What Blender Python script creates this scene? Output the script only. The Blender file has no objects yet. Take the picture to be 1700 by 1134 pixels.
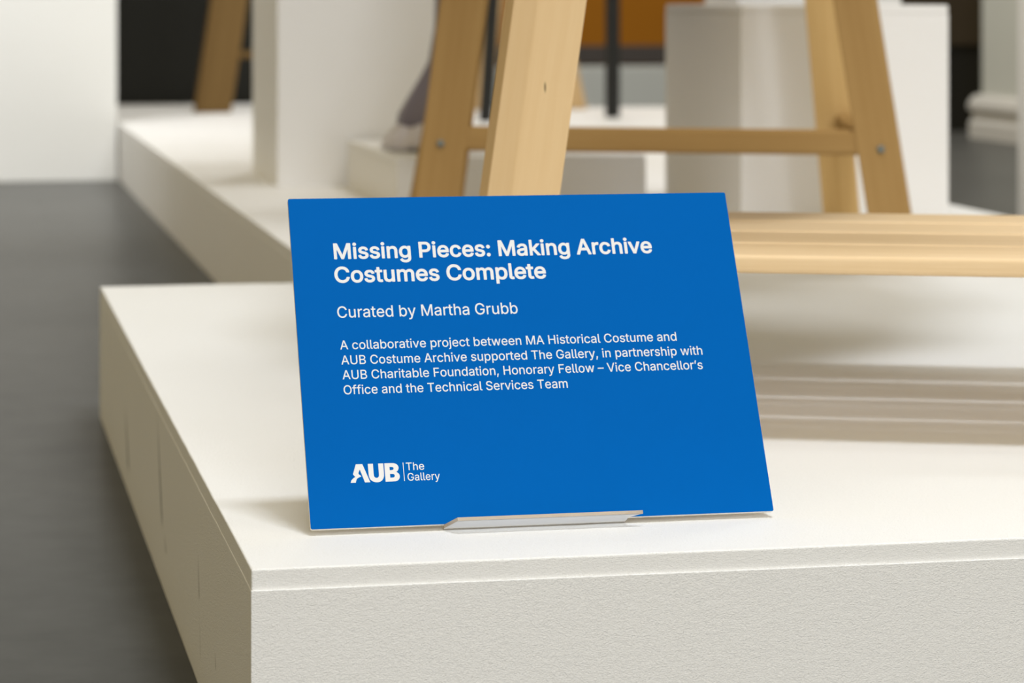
import bpy, bmesh, math, random
from mathutils import Vector, Matrix, noise

# ------------------------------------------------------------------ camera
scene = bpy.context.scene
COL = scene.collection
cam_d = bpy.data.cameras.new('camera')
cam = bpy.data.objects.new('camera', cam_d)
COL.objects.link(cam)
cam.location = (-0.174, -1.612, 0.4821)
cam.rotation_euler = (math.radians(90), 0, -0.2010)
cam_d.sensor_fit = 'HORIZONTAL'
cam_d.sensor_width = 36.0
cam_d.lens = 4613.2 / 1700 * 36.0
cam_d.shift_x = 0.0
cam_d.shift_y = -(567 + 3.76) / 1700
cam_d.clip_start = 0.05
cam_d.clip_end = 100
cam_d.dof.use_dof = True
cam_d.dof.focus_distance = 1.74
cam_d.dof.aperture_fstop = 10.5
cam_d.dof.aperture_blades = 0
scene.camera = cam

# ------------------------------------------------------------------ light
scene.view_settings.view_transform = 'Standard'
scene.view_settings.look = 'None'
scene.view_settings.gamma = 1
scene.view_settings.use_curve_mapping = False
scene.view_settings.exposure = 0.0

world = bpy.data.worlds.new('world')
scene.world = world
world.use_nodes = True
bg = world.node_tree.nodes['Background']
bg.inputs['Color'].default_value = (1.0, 0.81, 0.44, 1)
bg.inputs['Strength'].default_value = 0.46


def area(name, loc, rot, sx, sy, watts, col=(1, 1, 1)):
    d = bpy.data.lights.new(name, 'AREA')
    d.shape = 'RECTANGLE'
    d.size, d.size_y = sx, sy
    d.energy = watts
    d.color = col
    o = bpy.data.objects.new(name, d)
    COL.objects.link(o)
    o.location = loc
    o.rotation_euler = rot
    return o


# ceiling lights of the gallery above the plinths, an added wash for the white wall, and an added soft fill behind the camera
area('ceiling_light', (0.58, -0.04, 3.1), (0, 0, 0), 0.62, 0.45, 52, (0.92, 0.97, 1.04))
area('ceiling_light', (1.15, 0.75, 3.1), (0, 0, 0), 0.6, 0.4, 7, (0.96, 0.98, 1.02))
area('ceiling_light', (1.55, 2.7, 3.1), (0, 0, 0), 0.9, 0.5, 28, (0.96, 0.98, 1.0))
area('ceiling_light', (1.3, 5.2, 3.1), (0, 0, 0), 0.9, 0.5, 27, (0.96, 0.98, 1.0))
area('ceiling_light', (2.0, 7.5, 3.1), (0, 0, 0), 0.8, 0.5, 44, (0.96, 0.98, 1.0))  # lamp added to brighten the back skirting and the right wall
w = area('wall_wash', (-0.7, 3.7, 3.0), (math.radians(48), 0, 0), 1.2, 0.4, 25, (0.96, 0.985, 1.02))
w.data.spread = math.radians(95)
area('front_fill', (0.12, -4.2, 1.9), (math.radians(90), 0, math.radians(-3)), 1.7, 2.2, 140, (0.95, 0.98, 1.02))  # soft fill added to light the front faces, not an actual window


# ------------------------------------------------------------------ helpers
def tag(o, label=None, cat=None, group=None, kind=None):
    if label: o['label'] = label
    if cat: o['category'] = cat
    if group: o['group'] = group
    if kind: o['kind'] = kind
    return o


def empty(name, loc, rz=0.0):
    o = bpy.data.objects.new(name, None)
    o.empty_display_size = 0.05
    COL.objects.link(o)
    o.location = loc
    o.rotation_euler = (0, 0, rz)
    return o


def link(name, bm, mat, parent=None, loc=(0, 0, 0), rot=(0, 0, 0), smooth=False):
    me = bpy.data.meshes.new(name)
    bm.to_mesh(me)
    bm.free()
    for m in (mat if isinstance(mat, (list, tuple)) else [mat]):
        me.materials.append(m)
    if smooth:
        for p in me.polygons: p.use_smooth = True
    o = bpy.data.objects.new(name, me)
    COL.objects.link(o)
    o.location = loc
    o.rotation_euler = rot
    if parent: o.parent = parent
    return o


def box_bm(x0, x1, y0, y1, z0, z1, bev=0.0, seg=2, bm=None):
    new = bm is None
    if new: bm = bmesh.new()
    r = bmesh.ops.create_cube(bm, size=1.0)
    vs = r['verts']
    bmesh.ops.scale(bm, vec=(x1 - x0, y1 - y0, z1 - z0), verts=vs)
    bmesh.ops.translate(bm, vec=((x0 + x1) / 2, (y0 + y1) / 2, (z0 + z1) / 2), verts=vs)
    if bev:
        es = [e for e in bm.edges if e.verts[0] in vs and e.verts[1] in vs]
        bmesh.ops.bevel(bm, geom=es, offset=bev, segments=seg, profile=0.5, affect='EDGES')
    return bm


def prism_bm(poly, y0, y1):
    """poly of (x, z) extruded along y."""
    bm = bmesh.new()
    a = [bm.verts.new((x, y0, z)) for x, z in poly]
    b = [bm.verts.new((x, y1, z)) for x, z in poly]
    n = len(poly)
    bm.faces.new(a)
    bm.faces.new(b[::-1])
    for i in range(n):
        bm.faces.new((a[i], a[(i + 1) % n], b[(i + 1) % n], b[i]))
    bmesh.ops.recalc_face_normals(bm, faces=bm.faces)
    return bm


def beam(name, parent, p0, p1, w, d, mat, bev=0.0015, yaw=0.0, poly=None, cap=0.0):
    """A timber from p0 to p1 (parent space); its long axis is local Z so the grain follows it. The section is w x d, or the given polygon."""
    p0, p1 = Vector(p0), Vector(p1)
    L = (p1 - p0).length
    zax = (p1 - p0).normalized()
    ref = Vector((0, 1, 0)) if abs(zax.y) < 0.9 else Vector((0, 0, 1))
    xax = ref.cross(zax).normalized()
    yax = zax.cross(xax)
    M = Matrix((xax, yax, zax)).transposed().to_4x4()
    M = M @ Matrix.Rotation(yaw, 4, 'Z')
    M.translation = p0
    bm = bmesh.new()
    if poly is None:
        poly = [(-w / 2, -d / 2), (w / 2, -d / 2), (w / 2, d / 2), (-w / 2, d / 2)]
    # cut square with the horizontal where the timber stands on a floor: slide the section ends along the axis
    lo, hi = [], []
    R = M.to_3x3()
    for x, y in poly:
        off = R @ Vector((x, y, 0))
        s = -off.z / zax.z if (cap and abs(zax.z) > 0.3) else 0.0
        lo.append(bm.verts.new((x, y, s)))
        hi.append(bm.verts.new((x, y, L + s)))
    n = len(poly)
    bm.faces.new(lo[::-1])
    bm.faces.new(hi)
    for i in range(n):
        bm.faces.new((lo[i], lo[(i + 1) % n], hi[(i + 1) % n], hi[i]))
    bmesh.ops.recalc_face_normals(bm, faces=bm.faces)
    if bev:
        bmesh.ops.bevel(bm, geom=list(bm.edges), offset=bev, segments=2, profile=0.5, affect='EDGES')
    me = bpy.data.meshes.new(name)
    bm.to_mesh(me)
    bm.free()
    me.materials.append(mat)
    o = bpy.data.objects.new(name, me)
    COL.objects.link(o)
    o.parent = parent
    o.matrix_local = M
    return o


# ------------------------------------------------------------------ materials
class NT:
    def __init__(self, name):
        self.m = bpy.data.materials.new(name)
        self.m.use_nodes = True
        self.t = self.m.node_tree
        self.b = self.t.nodes['Principled BSDF']

    def n(self, typ, **kw):
        nd = self.t.nodes.new(typ)
        for k, v in kw.items():
            if k in nd.inputs.keys():
                nd.inputs[k].default_value = v
            else:
                setattr(nd, k, v)
        return nd

    def l(self, a, b):
        self.t.links.new(a, b)

    def math(self, op, a, b=None, c=None):
        nd = self.n('ShaderNodeMath', operation=op)
        for i, v in enumerate((a, b, c)):
            if v is None: continue
            if isinstance(v, (int, float)): nd.inputs[i].default_value = v
            else: self.l(v, nd.inputs[i])
        return nd.outputs[0]

    def mix(self, fac, a, b):
        nd = self.n('ShaderNodeMix', data_type='RGBA')
        for sock, v in ((nd.inputs[0], fac), (nd.inputs[6], a), (nd.inputs[7], b)):
            if isinstance(v, (int, float)): sock.default_value = v
            elif isinstance(v, tuple): sock.default_value = (*v, 1) if len(v) == 3 else v
            else: self.l(v, sock)
        return nd.outputs[2]


def plain(name, col, rough=0.6, spec=0.4, metallic=0.0, var=0.0, scale=8.0):
    k = NT(name)
    k.b.inputs['Roughness'].default_value = rough
    k.b.inputs['Specular IOR Level'].default_value = spec
    k.b.inputs['Metallic'].default_value = metallic
    if var:
        tc = k.n('ShaderNodeTexCoord')
        nz = k.n('ShaderNodeTexNoise', Scale=scale, Detail=4.0)
        k.l(tc.outputs['Object'], nz.inputs['Vector'])
        k.l(k.mix(nz.outputs[0], tuple(c * (1 - var) for c in col), tuple(min(1, c * (1 + var)) for c in col)), k.b.inputs['Base Color'])
    else:
        k.b.inputs['Base Color'].default_value = (*col, 1)
    return k.m


def white_paint(name, col=(0.82, 0.82, 0.81), stipple=0.0, dist=0.0008, scuffs=(), rough=0.55):
    """Emulsion put on with a roller: a fine orange-peel bump; scuffs = (y, z0, z1, width, strength, lean) on the side facing -x."""
    k = NT(name)
    k.b.inputs['Roughness'].default_value = rough
    k.b.inputs['Specular IOR Level'].default_value = 0.3
    tc = k.n('ShaderNodeTexCoord')
    nz = k.n('ShaderNodeTexNoise', Scale=2.3, Detail=3.0)
    k.l(tc.outputs['Object'], nz.inputs['Vector'])
    c = k.mix(nz.outputs[0], tuple(v * 0.97 for v in col), tuple(min(1, v * 1.02) for v in col))
    if scuffs:
        sep = k.n('ShaderNodeSeparateXYZ')
        k.l(tc.outputs['Object'], sep.inputs[0])
        wob = k.n('ShaderNodeTexNoise', Scale=60.0, Detail=2.0)
        k.l(tc.outputs['Object'], wob.inputs['Vector'])
        side = k.math('LESS_THAN', sep.outputs[0], 0.004)
        tot = None
        for (y, z0, z1, w, st, lean) in scuffs:
            zz = k.math('SUBTRACT', sep.outputs[2], z0)
            yc = k.math('MULTIPLY_ADD', zz, lean, y)
            dy = k.math('ABSOLUTE', k.math('SUBTRACT', sep.outputs[1], yc))
            a = k.n('ShaderNodeMapRange', interpolation_type='SMOOTHSTEP')
            a.inputs[1].default_value, a.inputs[2].default_value, a.inputs[3].default_value, a.inputs[4].default_value = 0, w, 1, 0
            k.l(dy, a.inputs[0])
            b = k.n('ShaderNodeMapRange', interpolation_type='SMOOTHSTEP')
            b.inputs[1].default_value, b.inputs[2].default_value, b.inputs[3].default_value, b.inputs[4].default_value = z0, z0 + (z1 - z0) * .15, 0, 1
            k.l(sep.outputs[2], b.inputs[0])
            e = k.n('ShaderNodeMapRange', interpolation_type='SMOOTHSTEP')
            e.inputs[1].default_value, e.inputs[2].default_value, e.inputs[3].default_value, e.inputs[4].default_value = z0 + (z1 - z0) * .3, z1, 1, 0
            k.l(sep.outputs[2], e.inputs[0])
            v = k.math('MULTIPLY', k.math('MULTIPLY', a.outputs[0], b.outputs[0]), k.math('MULTIPLY', e.outputs[0], st))
            tot = v if tot is None else k.math('MAXIMUM', tot, v)
        tot = k.math('MULTIPLY', k.math('MULTIPLY', tot, side), k.math('ADD', wob.outputs[0], 0.4))
        c = k.mix(tot, c, (0.12, 0.13, 0.12))
    k.l(c, k.b.inputs['Base Color'])
    if stipple:
        geo = k.n('ShaderNodeNewGeometry')
        sepn = k.n('ShaderNodeSeparateXYZ')
        k.l(geo.outputs['True Normal'], sepn.inputs[0])
        mp = k.n('ShaderNodeMapping')
        mp.inputs['Scale'].default_value = (1.0, 1.0, 1.7)
        k.l(tc.outputs['Object'], mp.inputs['Vector'])
        n1 = k.n('ShaderNodeTexNoise', Scale=760.0, Detail=3.0, Roughness=0.55, Distortion=0.6)
        n2 = k.n('ShaderNodeTexNoise', Scale=260.0, Detail=2.0)
        k.l(mp.outputs[0], n1.inputs['Vector'])
        k.l(mp.outputs[0], n2.inputs['Vector'])
        s = k.math('MULTIPLY_ADD', n2.outputs[0], 0.5, n1.outputs[0])
        bp = k.n('ShaderNodeBump', Strength=stipple, Distance=dist)
        k.l(s, bp.inputs['Height'])
        k.l(bp.outputs[0], k.b.inputs['Normal'])
    return k.m


def wood(name, light, dark, scale=1.0, rough=0.8, bands=0.35, knot=None, seed=0.0, spec=0.0):
    """Straight-grained timber; the grain runs along local Z."""
    k = NT(name)
    k.b.inputs['Roughness'].default_value = rough
    k.b.inputs['Specular IOR Level'].default_value = spec
    tc = k.n('ShaderNodeTexCoord')
    mp = k.n('ShaderNodeMapping')
    mp.inputs['Scale'].default_value = (1.0, 1.0, 0.05)
    mp.inputs['Location'].default_value = (seed, seed * 1.7, 0)
    k.l(tc.outputs['Object'], mp.inputs['Vector'])
    n1 = k.n('ShaderNodeTexNoise', Scale=34 * scale, Detail=4.0, Roughness=0.6)
    n2 = k.n('ShaderNodeTexNoise', Scale=520 * scale, Detail=3.0)
    k.l(mp.outputs[0], n1.inputs['Vector'])
    k.l(mp.outputs[0], n2.inputs['Vector'])
    wv = k.n('ShaderNodeTexWave', wave_type='BANDS', bands_direction='X', Scale=26 * scale, Distortion=9.0, Detail=2.0)
    wv.inputs['Detail Scale'].default_value = 0.6
    k.l(mp.outputs[0], wv.inputs['Vector'])
    f = k.math('MULTIPLY_ADD', wv.outputs[0], bands, k.math('MULTIPLY', n1.outputs[0], 1.0 - bands))
    f = k.math('MULTIPLY_ADD', n2.outputs[0], 0.22, k.math('MULTIPLY', f, 0.78))
    mr = k.n('ShaderNodeMapRange')
    mr.inputs[1].default_value, mr.inputs[2].default_value = 0.3, 0.72
    k.l(f, mr.inputs[0])
    c = k.mix(mr.outputs[0], dark, light)
    if knot:
        kx, kz = knot
        sep = k.n('ShaderNodeSeparateXYZ')
        k.l(tc.outputs['Object'], sep.inputs[0])
        dx = k.math('SUBTRACT', sep.outputs[0], kx)
        dz = k.math('SUBTRACT', sep.outputs[2], kz)
        sl = k.math('MULTIPLY_ADD', dz, 0.16, dx)
        r = k.math('SQRT', k.math('ADD', k.math('POWER', k.math('DIVIDE', sl, 0.0009), 2.0), k.math('POWER', k.math('DIVIDE', dz, 0.005), 2.0)))
        s = k.n('ShaderNodeMapRange', interpolation_type='SMOOTHSTEP')
        s.inputs[1].default_value, s.inputs[2].default_value, s.inputs[3].default_value, s.inputs[4].default_value = 0.3, 1.1, 0.85, 0
        k.l(r, s.inputs[0])
        c = k.mix(s.outputs[0], c, (0.06, 0.045, 0.025))
    k.l(c, k.b.inputs['Base Color'])
    bp = k.n('ShaderNodeBump', Strength=0.12, Distance=0.0006)
    k.l(n2.outputs[0], bp.inputs['Height'])
    k.l(bp.outputs[0], k.b.inputs['Normal'])
    return k.m


def concrete():
    k = NT('polished_concrete')
    tc = k.n('ShaderNodeTexCoord')
    n1 = k.n('ShaderNodeTexNoise', Scale=1.6, Detail=5.0, Roughness=0.6)
    n2 = k.n('ShaderNodeTexNoise', Scale=14.0, Detail=5.0, Roughness=0.65)
    k.l(tc.outputs['Object'], n1.inputs['Vector'])
    k.l(tc.outputs['Object'], n2.inputs['Vector'])
    f = k.math('MULTIPLY_ADD', n1.outputs[0], 0.55, k.math('MULTIPLY', n2.outputs[0], 0.45))
    mr = k.n('ShaderNodeMapRange')
    mr.inputs[1].default_value, mr.inputs[2].default_value = 0.32, 0.68
    k.l(f, mr.inputs[0])
    df = k.n('ShaderNodeBsdfDiffuse')
    k.l(k.mix(mr.outputs[0], (0.062, 0.062, 0.058), (0.096, 0.096, 0.091)), df.inputs[0])
    gl = k.n('ShaderNodeBsdfGlossy', Roughness=0.3)
    lw = k.n('ShaderNodeLayerWeight', Blend=0.5)
    mx = k.n('ShaderNodeMixShader')
    k.l(k.math('MULTIPLY', k.math('POWER', lw.outputs['Facing'], 9.0), 0.52), mx.inputs[0])
    k.l(df.outputs[0], mx.inputs[1])
    k.l(gl.outputs[0], mx.inputs[2])
    k.l(mx.outputs[0], k.t.nodes['Material Output'].inputs['Surface'])
    return k.m


def acrylic(name, tint, gloss=1.0, solid=0.0):
    """Clear cast acrylic sheet: lets light straight through, reflects by Fresnel; solid adds the milky tint of a sawn edge."""
    k = NT(name)
    out = k.t.nodes['Material Output']
    tr = k.n('ShaderNodeBsdfTransparent')
    tr.inputs[0].default_value = (*tint, 1)
    gl = k.n('ShaderNodeBsdfGlossy', Roughness=0.06)
    fr = k.n('ShaderNodeFresnel', IOR=1.49)
    m1 = k.n('ShaderNodeMixShader')
    k.l(k.math('MULTIPLY', fr.outputs[0], gloss), m1.inputs[0])
    k.l(tr.outputs[0], m1.inputs[1])
    k.l(gl.outputs[0], m1.inputs[2])
    last = m1
    if solid:
        df = k.n('ShaderNodeBsdfDiffuse')
        df.inputs[0].default_value = (0.60, 0.51, 0.41, 1)
        m2 = k.n('ShaderNodeMixShader')
        m2.inputs[0].default_value = solid
        k.l(m1.outputs[0], m2.inputs[1])
        k.l(df.outputs[0], m2.inputs[2])
        last = m2
    k.l(last.outputs[0], out.inputs['Surface'])
    return k.m


M_FLOOR = concrete()
M_WALL = white_paint('white_wall_paint', (0.80, 0.80, 0.78), 0.25, 0.0006)
M_PLINTH = white_paint('plinth_paint', (0.83, 0.83, 0.82), 0.95, 0.0009, scuffs=(
    (1.10, 0.020, 0.085, 0.020, 0.9, 0.9), (0.672, 0.045, 0.145, 0.013, 0.9, 0.66), (0.632, 0.034, 0.05, 0.010, 0.6, 1.4),
    (0.335, 0.060, 0.095, 0.005, 0.9, 0.3), (0.325, 0.02, 0.06, 0.003, 0.4, 0.3), (0.214, 0.040, 0.054, 0.003, 0.7, 0.4)))
M_PLINTH_TOP = white_paint('plinth_top_paint', (0.83, 0.83, 0.82), 0.8, 0.0009)
M_WHITE = white_paint('pedestal_paint', (0.82, 0.81, 0.80), 0.25, 0.0006)
M_BIRCH = wood('birch_timber', (0.74, 0.55, 0.32), (0.68, 0.48, 0.26), 1.0, bands=0.1)
M_SLAT = wood('birch_slat_timber', (0.76, 0.58, 0.36), (0.64, 0.45, 0.24), 1.0, 0.62, bands=0.15, seed=2.0, spec=0.35)
M_BIRCH_POST = wood('birch_post_timber', (0.74, 0.55, 0.32), (0.68, 0.48, 0.26), 1.0, bands=0.1, knot=(0.012, 0.268))
M_BIRCH_DARK = wood('birch_end_timber', (0.62, 0.44, 0.24), (0.5, 0.33, 0.16), 1.0, seed=3.0)
M_PINE = wood('oiled_pine', (0.41, 0.26, 0.105), (0.34, 0.205, 0.078), 0.8, bands=0.12, seed=5.0)
M_PINE_PALE = wood('pale_pine', (0.64, 0.44, 0.20), (0.54, 0.35, 0.14), 0.8, bands=0.12, seed=6.0)  # paler tone of the pine, for the rear right leg
M_OAK = wood('dark_oak', (0.20, 0.125, 0.05), (0.14, 0.085, 0.033), 0.8, bands=0.12, seed=8.0)
M_BLUE = plain('blue_print', (0.0, 0.099, 0.385), 0.5, 0.02, var=0.02, scale=40)
M_FOAM = plain('white_foam_board', (0.82, 0.80, 0.77), 0.6)
M_INK = plain('white_print', (0.68, 0.68, 0.685), 0.5, 0.3)
M_ACRYL = acrylic('clear_acrylic', (0.95, 0.95, 0.94), 1.0)
M_ACRYL_EDGE = acrylic('acrylic_edge', (0.70, 0.64, 0.56), 0.6, 0.55)
g = NT('acrylic_underside')
ot = g.t.nodes['Material Output']
tr_ = g.n('ShaderNodeBsdfTransparent')
gl_ = g.n('ShaderNodeBsdfGlossy', Roughness=0.08)
mx_ = g.n('ShaderNodeMixShader')
mx_.inputs[0].default_value = 0.35
g.l(tr_.outputs[0], mx_.inputs[1]); g.l(gl_.outputs[0], mx_.inputs[2])
tl_ = g.n('ShaderNodeBsdfTranslucent'); tl_.inputs[0].default_value = (0.95, 0.95, 0.93, 1)  # white translucency stands in for the plinth reflected in the underside
my_ = g.n('ShaderNodeMixShader'); my_.inputs[0].default_value = 0.62
g.l(mx_.outputs[0], my_.inputs[1]); g.l(tl_.outputs[0], my_.inputs[2]); g.l(my_.outputs[0], ot.inputs['Surface'])
M_ACRYL_UNDER = g.m
M_STEEL = plain('zinc_steel', (0.20, 0.24, 0.24), 0.5, 0.4, 0.5)
M_BLACK = plain('black_paint', (0.012, 0.012, 0.011), 0.5, 0.3)
M_CHARCOAL = plain('charcoal_wall_paint', (0.02, 0.02, 0.017), 0.8, 0.2, var=0.15, scale=2)
M_ORANGE = plain('orange_wall_paint', (0.34, 0.125, 0.004), 0.7, 0.2, var=0.04, scale=2)
M_GREY_WALL = plain('pale_grey_wall_paint', (0.62, 0.63, 0.58), 0.7, 0.2, var=0.02, scale=2)
M_SKIRT = plain('skirting_gloss', (0.66, 0.64, 0.60), 0.4, 0.4)
M_SKIRT_GREY = plain('grey_skirting_paint', (0.55, 0.57, 0.55), 0.5, 0.4)
M_STRIP = plain('dark_strip_paint', (0.07, 0.06, 0.055), 0.6, 0.3)
M_BROWN = plain('dark_brown_paint', (0.045, 0.032, 0.018), 0.6, 0.3)
M_LILAC = plain('pale_lilac_satin', (0.62, 0.59, 0.63), 0.5, 0.3, var=0.06, scale=30)
M_MAUVE = plain('grey_mauve_satin', (0.20, 0.18, 0.225), 0.5, 0.3, var=0.08, scale=30)


# ------------------------------------------------------------------ the room
o = link('floor', box_bm(-4.0, 5.0, -5.0, 11.5, -0.05, 0.0), M_FLOOR); o['kind'] = 'structure'
o = link('wall_left', box_bm(-4.0, 0.268, 5.775, 5.93, 0.0, 3.2, 0.002), M_WALL); o['kind'] = 'structure'
o = link('wall_rear', box_bm(-1.0, 1.02, 7.13, 7.25, 0.0, 3.2, 0.002), M_CHARCOAL); o['kind'] = 'structure'
o = link('wall_back', box_bm(1.0, 3.7, 9.4, 9.52, 0.0, 3.2), M_ORANGE); o['kind'] = 'structure'
o = link('trim_1', box_bm(1.0, 3.7, 9.372, 9.399, 0.212, 0.288, 0.004), M_STRIP); o['kind'] = 'structure'  # dark strip between the orange wall and the skirting
o = link('baseboard_back', box_bm(1.0, 3.7, 9.36, 9.399, 0.0, 0.205, 0.012), M_SKIRT_GREY); o['kind'] = 'structure'
o = link('wall_right', box_bm(3.32, 3.5, -1.0, 7.44, 0.0, 3.2, 0.004), M_GREY_WALL); o['kind'] = 'structure'
prof = [(3.319, 0.0), (3.285, 0.0), (3.285, 0.052), (3.297, 0.066), (3.299, 0.088), (3.282, 0.098), (3.282, 0.118), (3.296, 0.138), (3.312, 0.149), (3.319, 0.149)]
o = link('baseboard_right', prism_bm(prof, -1.0, 7.47), M_SKIRT); o['kind'] = 'structure'
o = link('doorway_dark', box_bm(2.86, 3.7, 7.9, 8.02, 0.0, 3.2), M_BLACK); o['kind'] = 'structure'  # black sheet standing in for the darkness of the doorway
o = link('trim_2', box_bm(2.86, 3.7, 7.86, 7.899, 0.31, 1.6, 0.004), M_BROWN); o['kind'] = 'structure'  # brownish upper part of the doorway's darkness


# ------------------------------------------------------------------ plinths and pedestals
def rough_edge_box(x0, x1, y0, y1, z0, z1, amp, step, bev):
    """A painted board whose arrises wander by a fraction of a millimetre."""
    bm = box_bm(x0, x1, y0, y1, z0, z1, bev, 3)
    for axis, lo, hi in ((0, x0, x1), (1, y0, y1)):
        c = lo + step
        while c < hi - 1e-6:
            co = [0, 0, 0]; no = [0, 0, 0]
            co[axis] = c; no[axis] = 1
            bmesh.ops.bisect_plane(bm, geom=bm.verts[:] + bm.edges[:] + bm.faces[:], plane_co=co, plane_no=no)
            c += step
    for v in bm.verts:
        p = v.co
        d = Vector((noise.noise(p * 45), noise.noise(p * 45 + Vector((9, 3, 1))), noise.noise(p * 45 + Vector((2, 7, 5)))))
        v.co = p + d * amp
    return bm


def plinth(label, x0, x1, y0, y1, h, mats, fine=False):
    root = empty('display_plinth', (x0, y0, 0))
    tag(root, label, 'plinth')
    t = 0.0122
    w, d = x1 - x0, y1 - y0
    if fine:
        link('plinth_body', rough_edge_box(-0.0004, w, -0.0017, d, 0.0, h - t, 0.0002, 0.03, 0.0005), mats[0], root)
        link('top_board', rough_edge_box(0.0, w, 0.0, d, h - t - 0.001, h, 0.0003, 0.03, 0.0012), mats[1], root)
    else:
        link('plinth_body', box_bm(0, w, 0, d, 0.0, h - t, 0.001), mats[0], root)
        link('top_board', box_bm(0.0005, w - 0.0005, 0.0005, d, h - t + 0.0001, h, 0.0012), mats[1], root)
    return root


front_plinth = plinth('low white plinth in front, with the blue sign standing on it', 0.0, 1.9, 0.0, 1.612, 0.15, (M_PLINTH, M_PLINTH_TOP), True)
plinth('long low white plinth behind the front one, meeting the white wall at left', 0.273, 1.41, 1.6145, 7.1, 0.15, (M_WHITE, M_WHITE))
plinth('blurred far white plinth carrying the two black posts', 1.4125, 2.2, 4.8, 6.59, 0.15, (M_WHITE, M_WHITE))


def pedestal(label, x0, x1, y0, y1, z0, z1, group=None):
    root = empty('pedestal', ((x0 + x1) / 2, (y0 + y1) / 2, z0))
    tag(root, label, 'pedestal', group)
    w, d = (x1 - x0) / 2, (y1 - y0) / 2
    t = 0.012
    link('pedestal_body', box_bm(-w, w, -d, d, 0, z1 - z0 - t, 0.001), M_WHITE, root)
    link('top_board', box_bm(-w + 0.0005, w - 0.0005, -d + 0.0005, d - 0.0005, z1 - z0 - t + 0.0001, z1 - z0, 0.0015), M_WHITE, root)
    return root


pedestal('tall white pedestal left of the sign, its corner facing us, behind the blue sign', 0.397, 0.72, 3.255, 3.66, 0.15, 0.95)
pedestal('white pedestal with shaded grey left side behind the right-hand trestle leg', 0.95, 1.266, 2.25, 2.68, 0.15, 0.4712)
pedestal('taller white pedestal just behind the one with the shaded grey side', 1.09, 1.37, 2.75, 2.95, 0.15, 0.9)
pedestal('white pedestal on the floor cut off by the right edge of the photo', 1.858, 2.2, 3.1, 3.46, 0.0, 0.95)
pedestal('low flat white box behind the sign, under the trestle crossbar', 0.519, 0.921, 2.69, 3.245, 0.15, 0.2315)

# ------------------------------------------------------------------ the costume on the low box
sk = empty('skirt', (0.606, 2.90, 0.2315))
tag(sk, 'lilac satin skirt hem with grey-mauve overskirt, on the low white box', 'costume')


def flare(rings, folds, seed, amp):
    """Pleated cloth of revolution; each ring is (height, radius, pleat depth, sideways lean)."""
    bm = bmesh.new()
    N = 96
    prev = None
    for (z, r, a, cx) in rings:
        ring = []
        for i in range(N):
            t = 2 * math.pi * i / N
            rr = r * (1 + amp * a * math.sin(folds * t + seed) + amp * 0.5 * a * math.sin((folds * 2 + 1) * t + seed * 2))
            ring.append(bm.verts.new((cx + rr * math.cos(t), rr * math.sin(t), z + 0.004 * a * math.sin(folds * t + seed + 1))))
        if prev:
            for i in range(N):
                bm.faces.new((prev[i], prev[(i + 1) % N], ring[(i + 1) % N], ring[i]))
        prev = ring
    bmesh.ops.recalc_face_normals(bm, faces=bm.faces)
    return bm


o = link('underskirt', flare([(0.005, 0.076, 0.6, 0), (0.02, 0.070, 0.7, 0), (0.05, 0.048, 0.7, 0.003), (0.08, 0.034, 0.6, 0.007), (0.115, 0.02, 0.4, 0.013), (0.16, 0.011, 0.2, 0.02), (0.4, 0.012, 0.1, 0.03)], 9, 0.4, 0.07), M_LILAC, sk, smooth=True)
md = o.modifiers.new('cloth', 'SOLIDIFY'); md.thickness = 0.0015; md.offset = -1
o = link('overskirt', flare([(0.040, 0.042, 0.3, 0.002), (0.043, 0.054, 0.6, 0.002), (0.058, 0.053, 0.7, 0.004), (0.085, 0.042, 0.7, 0.008), (0.115, 0.029, 0.5, 0.013), (0.145, 0.018, 0.3, 0.018), (0.2, 0.014, 0.2, 0.024), (0.42, 0.016, 0.2, 0.035)], 7, 1.9, 0.06), M_MAUVE, sk, smooth=True)
md = o.modifiers.new('cloth', 'SOLIDIFY'); md.thickness = 0.0015; md.offset = 1

# ------------------------------------------------------------------ trestle stand in front: post, slatted shelf
TW = math.radians(-20.9)
PX, PY = math.cos(TW), math.sin(TW)
OX, OY = 0.48, 0.362


def tw(s, d):
    return (OX + s * PX - d * PY, OY + s * PY + d * PX)


st = empty('slatted_stand', (OX, OY, 0.1505), TW)
tag(st, 'pale birch stand with a big slanted post and low slatted shelf behind the sign', 'display stand')
# section of the posts: square with one broad chamfer towards the viewer's left
post = [(-0.0324, 0.008), (-0.0218, -0.0185), (-0.0023, -0.0245), (0.0345, -0.0245), (0.0235, 0.0245), (-0.0324, 0.0245)]
for sx in (1, -1):
    # foot and head of each slanting post (stand space)
    p0 = (-0.2738, 0.0265, 0.0) if sx == 1 else (0.345, 0.0265, 0.0)
    p1 = (-0.1626, 0.0265, 0.80) if sx == 1 else (0.235, 0.0265, 0.80)
    pl = post if sx == 1 else [(-x, y) for x, y in post[::-1]]
    beam('post', st, p0, p1, 0, 0, M_BIRCH_POST if sx == 1 else M_BIRCH, 0.001, poly=pl, cap=1)
for sx in (-0.25, 0.31):
    beam('rear_leg', st, (sx, 0.385, 0.0), (sx, 0.385, 0.1242), 0.04, 0.03, M_BIRCH, 0.001, cap=1)
beam('top_rail', st, (-0.148, 0.0265, 0.82), (0.232, 0.0265, 0.82), 0.045, 0.04, M_BIRCH, 0.001)
ds = [(0.0, 0.099), (0.1095, 0.211), (0.2215, 0.3145), (0.325, 0.42)]
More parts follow.
